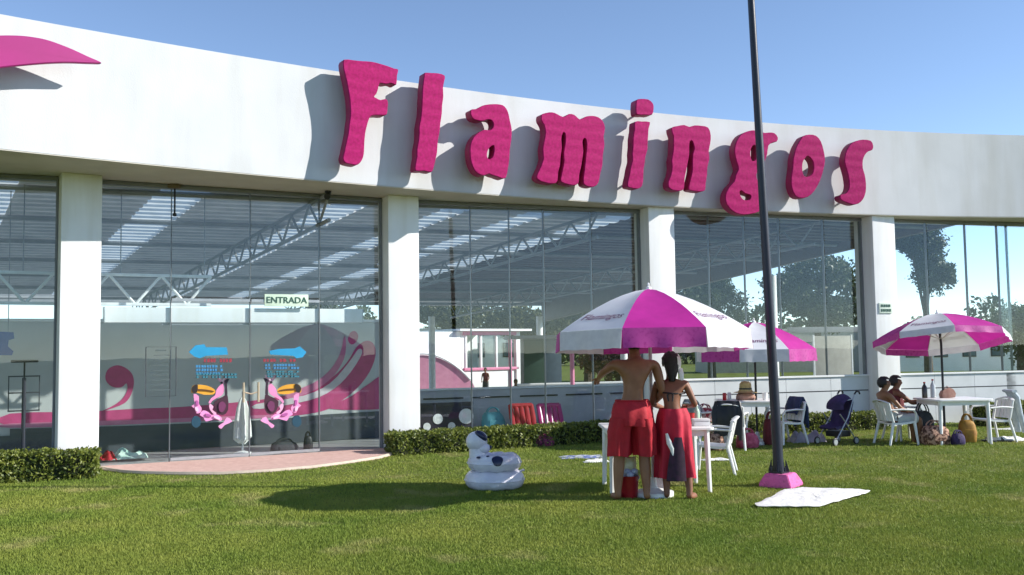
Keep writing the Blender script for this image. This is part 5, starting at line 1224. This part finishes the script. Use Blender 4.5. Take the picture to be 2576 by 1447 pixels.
# dark figure standing by the kiosk
def standing_far(label, loc, rot, top, bottom, s=1.0):
    root = thing('person', label, 'person', loc, rot); root.scale = (s, s, s); J = {}; E = []
    J['pelvis'] = (V3(0, 0, .93), .145, .105); J['waist'] = (V3(0, 0, 1.08), .130, .095); J['ribs'] = (V3(0, .01, 1.24), .150, .105); J['chest'] = (V3(0, .02, 1.37), .150, .10); J['neckbase'] = (V3(0, .03, 1.47), .07, .06); J['neck'] = (V3(0, .05, 1.53), .05, .05)
    E += [('pelvis', 'waist'), ('waist', 'ribs'), ('ribs', 'chest'), ('chest', 'neckbase'), ('neckbase', 'neck')]
    H = add_head(J, E, 'neck', V3(0, 1, 0), V3(0, .05, 1))
    for sx, nm in ((-1, 'l'), (1, 'r')):
        arms(J, E, V3(sx * .19, .02, 1.42), V3(sx * .25, .02, 1.13), V3(sx * .20, .18, .95), nm, -sx); legs(J, E, V3(sx * .09, 0, .86), V3(sx * .10, .02, .47), V3(sx * .10, -.02, .085), V3(sx * .13, .14, 0), nm + 'g')
    person_body(root, J, E, M_skin2); face_parts(root, H); hair(root, H)
    mb = MB(); tube_cloth(mb, [((0, 0, .90), .165, .125, 1), ((0, 0, 1.08), .152, .115, 1), ((0, .01, 1.26), .170, .122, .7), ((0, .02, 1.40), .165, .112, .4), ((0, .03, 1.475), .085, .075, 0)], 30, 2); obj('shirt', mb, top, root, angle=80)
    mb = MB()
    for sx in (-1, 1): tube_cloth(mb, [((sx * .085, 0, .96), .11, .12, .5), ((sx * .095, .01, .7), .105, .115, 1), ((sx * .10, .015, .5), .095, .105, 1.5)], 22, sx)
    obj('shorts', mb, bottom, root, angle=80); return root
P = at_depth(1222, 985, 33.6); standing_far('small figure in dark maroon standing at the kiosk counter', (P.x, P.y, 0), R(160), mat('maroon_cloth', (.16, .02, .025)), M_dgrey, .55)
P = at_depth(1297, 985, 22.6); standing_far('small figure in black right of the kiosk behind the parapet', (P.x, P.y, .012), R(200), M_black, M_black, .5)

# ------------------------------------------------------------------ pushchair, bags and table things
P = on_ground(2105, 1118); root = thing('pushchair', 'dark purple folding pushchair on the grass between the lamp pole and the seated pair', 'pushchair', P, R(-60)); root.scale = (.85, .80, .80)
M_purp = mat('purple_cloth', (.05, .03, .11), (.03, .018, .065), .8, 9, .3)
for sx in (-1, 1):
    mb = MB(); mb.tube([(sx * .22, -.30, .08), (sx * .21, .10, .55), (sx * .20, .32, 1.0)], .013, 8); obj('frame_tube', mb, M_alu, root)
    mb = MB(); mb.tube([(sx * .22, .30, .08), (sx * .21, .0, .48), (sx * .2, -.12, .62)], .013, 8); obj('frame_tube', mb, M_alu, root)
    mb = MB(); mb.tube([(sx * .20, .32, 1.0), (sx * .20, .38, 1.06), (sx * .20, .46, 1.05), (sx * .2, .48, 1.0)], .017, 8); obj('handle', mb, M_black, root)
    for y in (-.30, .30):
        w = MB(); w.tube([(sx * .22, y + .068 * math.cos(q), .08 + .068 * math.sin(q)) for q in (2 * math.pi * k / 20 for k in range(20))], .014, 8, closed=True); wo = obj('wheel', w, M_black, root)
        w = MB(); w.tube([(sx * .22 - .015, y, .08), (sx * .22 + .015, y, .08)], .054, 14); obj('hub', w, M_alu, wo)
mb = MB(); rings = []
for y, z in ((-.26, .36), (-.20, .38), (.0, .40), (.08, .46), (.18, .72), (.24, .90)): rings.append([Vector((x, y + .03 * (1 - (x / .2) ** 2), z - .03 * (1 - (x / .2) ** 2))) for x in np.linspace(-.2, .2, 7)] + [Vector((x, y + .05, z - .05)) for x in np.linspace(.2, -.2, 7)])
mb.loft(rings); obj('seat', mb, M_purp, root)
mb = MB(); rings = []
for a in np.linspace(0, 100, 7): rings.append([Vector((x, .22 - .30 * math.sin(R(a)) * (1 - .2 * (x / .21) ** 2), .74 + .27 * math.cos(R(a)) * (1 - .35 * (x / .21) ** 2))) for x in np.linspace(-.21, .21, 9)])
mb.loft(rings, cap=(False, False), closed=False); obj('hood', mb, M_purp, root, angle=70)
mb = MB(); mb.box((0, .05, .22), (.34, .34, .12), bev=.03); obj('basket', mb, M_black, root)

M_brownp = mat('brown_print', (.45, .26, .18), (.09, .035, .02), .85, 24, lo=.45, hi=.55)
P = at_depth(2352, 1108, 15.3); bag('beach_bag', 'big brown and pink patterned beach bag on the grass left of the right table legs', 'bag', (P.x, P.y, 0), (.44, .3, .30), M_brownp, .2)
P = at_depth(2322, 1080, 15.75); bag('rucksack', 'black rucksack standing behind the patterned beach bag', 'rucksack', (P.x, P.y, 0), (.34, .24, .50), M_dgrey, .1)
P = at_depth(2434, 1108, 15.55); bag('shopping_bag', 'orange yellow shopping bag under the right table', 'bag', (P.x, P.y, 0), (.26, .2, .36), mat('orange_bag', (.42, .22, .03), (.28, .13, .02), .7, 10), -.1)
P = at_depth(2410, 1112, 15.2); bag('hand_bag', 'small dark purple bag in front of the orange shopping bag', 'bag', (P.x, P.y, 0), (.2, .16, .18), M_purp, .3)
P = at_depth(1880, 1110, 15.2); bag('beach_bag', 'pink and red bag on the grass under the middle table', 'bag', (P.x, P.y, 0), (.34, .22, .24), mat('pinkred', (.50, .10, .18), (.30, .03, .07), .7, 16), .1)
P = at_depth(1940, 1100, 15.6); bag('beach_bag', 'maroon bag beside the lamp pole at the middle table', 'bag', (P.x, P.y, 0), (.24, .2, .42), mat('maroon_cloth', (.16, .02, .025)), .1)
P = at_depth(1800, 1112, 14.9); bag('beach_bag', 'brown bag beside the legs of the chair left of the middle table', 'bag', (P.x, P.y, 0), (.26, .2, .26), M_brownp, .4)
# trousers hanging over the right chair
b = c_right; root = thing('trousers', 'pale blue grey trousers hanging over the back of the right white chair', 'trousers', (b.x + .34, b.y, 0), R(95))
M_jean = mat('pale_jeans', (.48, .54, .58), (.36, .42, .47), .85, 12, .4, 18)
for sx in (-1, 1):
    mb = MB(); mb.tube([(sx * .06, .0, .80), (sx * .07, -.06, .72), (sx * .075, -.10, .45), (sx * .09, -.16, .14)], [.065, .075, .07, .062], 12, flat=.55); obj('trouser_leg', mb, M_jean, root)
mb = MB(); mb.tube([(-.14, .01, .81), (.14, .01, .81)], .045, 10, flat=.6); obj('waist', mb, M_jean, root)
for k, (dx, dy) in enumerate(((.0, .0), (.14, -.06))):
    q = MB(); P = on_ground(2488 + 40 * k, 1112)
    root = thing('sandal', ('dark sandal on the grass below the hanging trousers', 'second dark sandal nearer the right edge')[k], 'sandal', P, .5 + k, 'sandals')
    q.prism(smooth_loop([(-.04, -.12), (.035, -.12), (.03, 0), (.045, .08), (0, .13), (-.045, .08), (-.03, 0)], 3), [], .025, Vector((0, 0, .028)), Vector((1, 0, 0)), Vector((0, 1, 0)), Vector((0, 0, 1))); obj('sole', q, M_black, root)
    q = MB(); q.tube([(-.04, .03, .03), (0, .05, .07), (.04, .03, .03)], .010, 6); obj('strap', q, M_dgrey, root)
# drinks and food
def bottle(label, loc, h, r, m, mc, cat='bottle', nm='bottle'):
    root = thing(nm, label, cat, loc)
    mb = MB(); mb.lathe([(0, 0), (r, 0), (r, h * .62), (r * .85, h * .7), (r * .35, h * .85), (r * .35, h * .92), (0, h * .92)], n=16); obj('body', mb, m, root)
    mb = MB(); mb.lathe([(0, h * .92), (r * .42, h * .92), (r * .42, h), (0, h)], n=12); obj('cap', mb, mc, root)
def cup(label, loc, h, r, m):
    root = thing('cup', label, 'cup', loc); mb = MB(); mb.lathe([(0, 0), (r * .75, 0), (r, h), (r * .93, h), (r * .7, .01), (0, .01)], n=18); obj('wall', mb, m, root)
    mb = MB(); mb.lathe([(0, h * .8), (r * .88, h * .8), (r * .88, h * .81), (0, h * .81)], n=14); obj('drink', mb, mat('cola', (.06, .02, .01), None, .1), root)
M_dkbot = mat('dark_bottle', (.03, .02, .015), None, .15); M_redp = mat('red_cap', (.5, .02, .02), None, .35)
zt = .722
bottle('dark cola bottle standing at the left end of the right table', (T3.x - .40, T3.y + .1, zt), .26, .042, M_dkbot, M_redp)
bottle('clear bottle with red cap next to the cola bottle on the right table', (T3.x - .22, T3.y + .2, zt), .30, .040, mat('clear_bottle', (.55, .60, .62), None, .1), M_redp)
root = thing('food_bag', 'brown paper food bag against the parasol pole on the right table', 'bag', (T3.x - .05, T3.y + .06, zt)); 
mb = MB(); mb.loft([[Vector((sx * a, sy * b_, z + .01 * sx)) for sx, sy in ((-1, -1), (0, -1.15), (1, -1), (1.1, 0), (1, 1), (0, 1.1), (-1, 1), (-1.1, 0))] for a, b_, z in ((.10, .06, 0), (.11, .07, .06), (.09, .05, .12), (.05, .03, .15))]); obj('paper', mb, mat('kraft', (.42, .24, .18), (.3, .15, .11), .8, 12), root)
mb = MB(); mb.tube([(-.05, 0, .145), (0, 0, .19), (.05, 0, .145)], .006, 6); obj('handle', mb, mat('kraft', (.42, .24, .18)), root)
cup('red cup on the front table seen right of the woman', (2.02, 10.95, zt), .13, .042, M_redp)
bottle('small pale green bottle on the front table right of the woman', (2.10, 11.02, zt), .22, .034, mat('pale_green', (.45, .6, .45), None, .2), M_plastic)
root = thing('foam_box', 'white lidded food box near the right edge of the front table', 'box', (2.10, 10.80, zt)); wbox(root, 'base', (0, 0, .025), (.18, .16, .05), M_plastic, .012); wbox(root, 'lid', (0, 0, .064), (.185, .165, .026), M_plastic, .010)
# soft yellow toy shaped bundle and food on the middle table
root = thing('straw_hat', 'straw coloured sun hat on a stand of bags on the middle table', 'hat', (T2.x - .02, T2.y - .05, zt + .12))
mb = MB(); mb.lathe([(.20, 0), (.12, .02), (.10, .05), (.095, .14), (.06, .18), (0, .185)], n=24); obj('crown', mb, mat('straw', (.52, .42, .18), (.42, .33, .13), .85, 30), root)
mb = MB(); mb.lathe([(.101, .05), (.104, .05), (.102, .075), (.099, .075)], n=24); obj('band', mb, M_dgrey, root)
bag('food_bag', 'low brown bag under the straw hat on the middle table', 'bag', (T2.x - .02, T2.y - .05, zt), (.30, .22, .115), mat('kraft', (.42, .24, .18)), 0, strap=False)
cup('white cup on the middle table beside the parasol pole', (T2.x + .26, T2.y - .2, zt), .12, .045, M_plastic)
for k, (dx, m, lab) in enumerate(((-.38, M_redp, 'red drinks can at the left edge of the middle table'), (-.28, M_plastic, 'white drinks can beside the red one on the middle table'))):
    root = thing('drinks_can', lab, 'can', (T2.x + dx, T2.y - .1 + .1 * k, zt)); mb = MB(); mb.lathe([(0, 0), (.028, 0), (.033, .01), (.033, .105), (.026, .118), (0, .118)], n=16); obj('can', mb, m, root); mb = MB(); mb.lathe([(0, .119), (.024, .119), (.024, .121), (0, .121)], n=12); obj('lid', mb, M_alu, root)

# ------------------------------------------------------------------ lawn grass
def in_poly(x, y, poly):
    ins = np.zeros(x.shape, bool); n = len(poly); j = n - 1
    for i in range(n):
        xi, yi = poly[i]; xj, yj = poly[j]
        c = ((yi > y) != (yj > y)) & (x < (xj - xi) * (y - yi) / (yj - yi + 1e-12) + xi); ins ^= c; j = i
    return ins
rs = np.random.RandomState(5)
def scatter(n, y0, y1):
    y = y0 + (y1 - y0) * rs.rand(n); x = (rs.rand(n) * 2 - 1) * y * .85; return x, y
pts = [scatter(140000, 6.0, 8.6), scatter(115000, 8.6, 12.0), scatter(88000, 12.0, 20.0)]
x = np.concatenate([p[0] for p in pts]); y = np.concatenate([p[1] for p in pts])
gp = [(b_[0] - b_[3] * .0) for b_ in bays] + [bays[-1][1]]
gy = np.interp(x, [p.x for p in gp], [p.y for p in gp]); keep = y < gy - .02
ap = [(p.x, p.y) for p in arc] + [(bk1.x, bk1.y), (bk0.x, bk0.y)]
keep &= ~in_poly(x, y, ap)
keep &= ~in_poly(x, y, [(tc_.x + a * .97, tc_.y + b_ * .97) for a, b_ in base_l])
keep &= ((x - LP.x) ** 2 + (y - LP.y) ** 2) > .2 ** 2
x = x[keep]; y = y[keep]; nb = len(x); K = 3
sc = np.interp(y, [6, 12, 19], [1.0, 1.35, 1.9])
tall = .75 + .5 * np.sin(x * 1.7 + 1.3 * np.sin(y * 1.1)) * np.sin(y * 2.3 + x) * .5 + .25 * rs.rand(nb)
vx = np.empty((nb, K, 3, 3), np.float32)
for k in range(K):
    a = rs.rand(nb) * 6.283; ln = (.013 + .018 * rs.rand(nb)) * tall * np.interp(y, [6, 19], [1, 1.15]); le = rs.normal(size=nb) * .5; a2 = rs.rand(nb) * 6.283
    bx = x + rs.normal(size=nb) * .012 * sc; by = y + rs.normal(size=nb) * .012 * sc; w = (.0016 + .0016 * rs.rand(nb)) * sc * 1.5
    vx[:, k, 0] = np.stack([bx - w * np.cos(a), by - w * np.sin(a), np.zeros(nb)], 1); vx[:, k, 1] = np.stack([bx + w * np.cos(a), by + w * np.sin(a), np.zeros(nb)], 1)
    vx[:, k, 2] = np.stack([bx + ln * le * np.cos(a2), by + ln * le * np.sin(a2), ln], 1)
nv = nb * K * 3; me = bpy.data.meshes.new('grass'); me.vertices.add(nv); me.vertices.foreach_set('co', vx.reshape(-1)); nf = nb * K
me.loops.add(nv); me.loops.foreach_set('vertex_index', np.arange(nv, dtype=np.int32)); me.polygons.add(nf); me.polygons.foreach_set('loop_start', np.arange(0, nv, 3, dtype=np.int32))
me.update(calc_edges=True); me.materials.append(M_blade)
g = bpy.data.objects.new('grass', me); COL.objects.link(g); tag(g, 'short mown sunlit lawn grass', 'grass', kind='stuff')
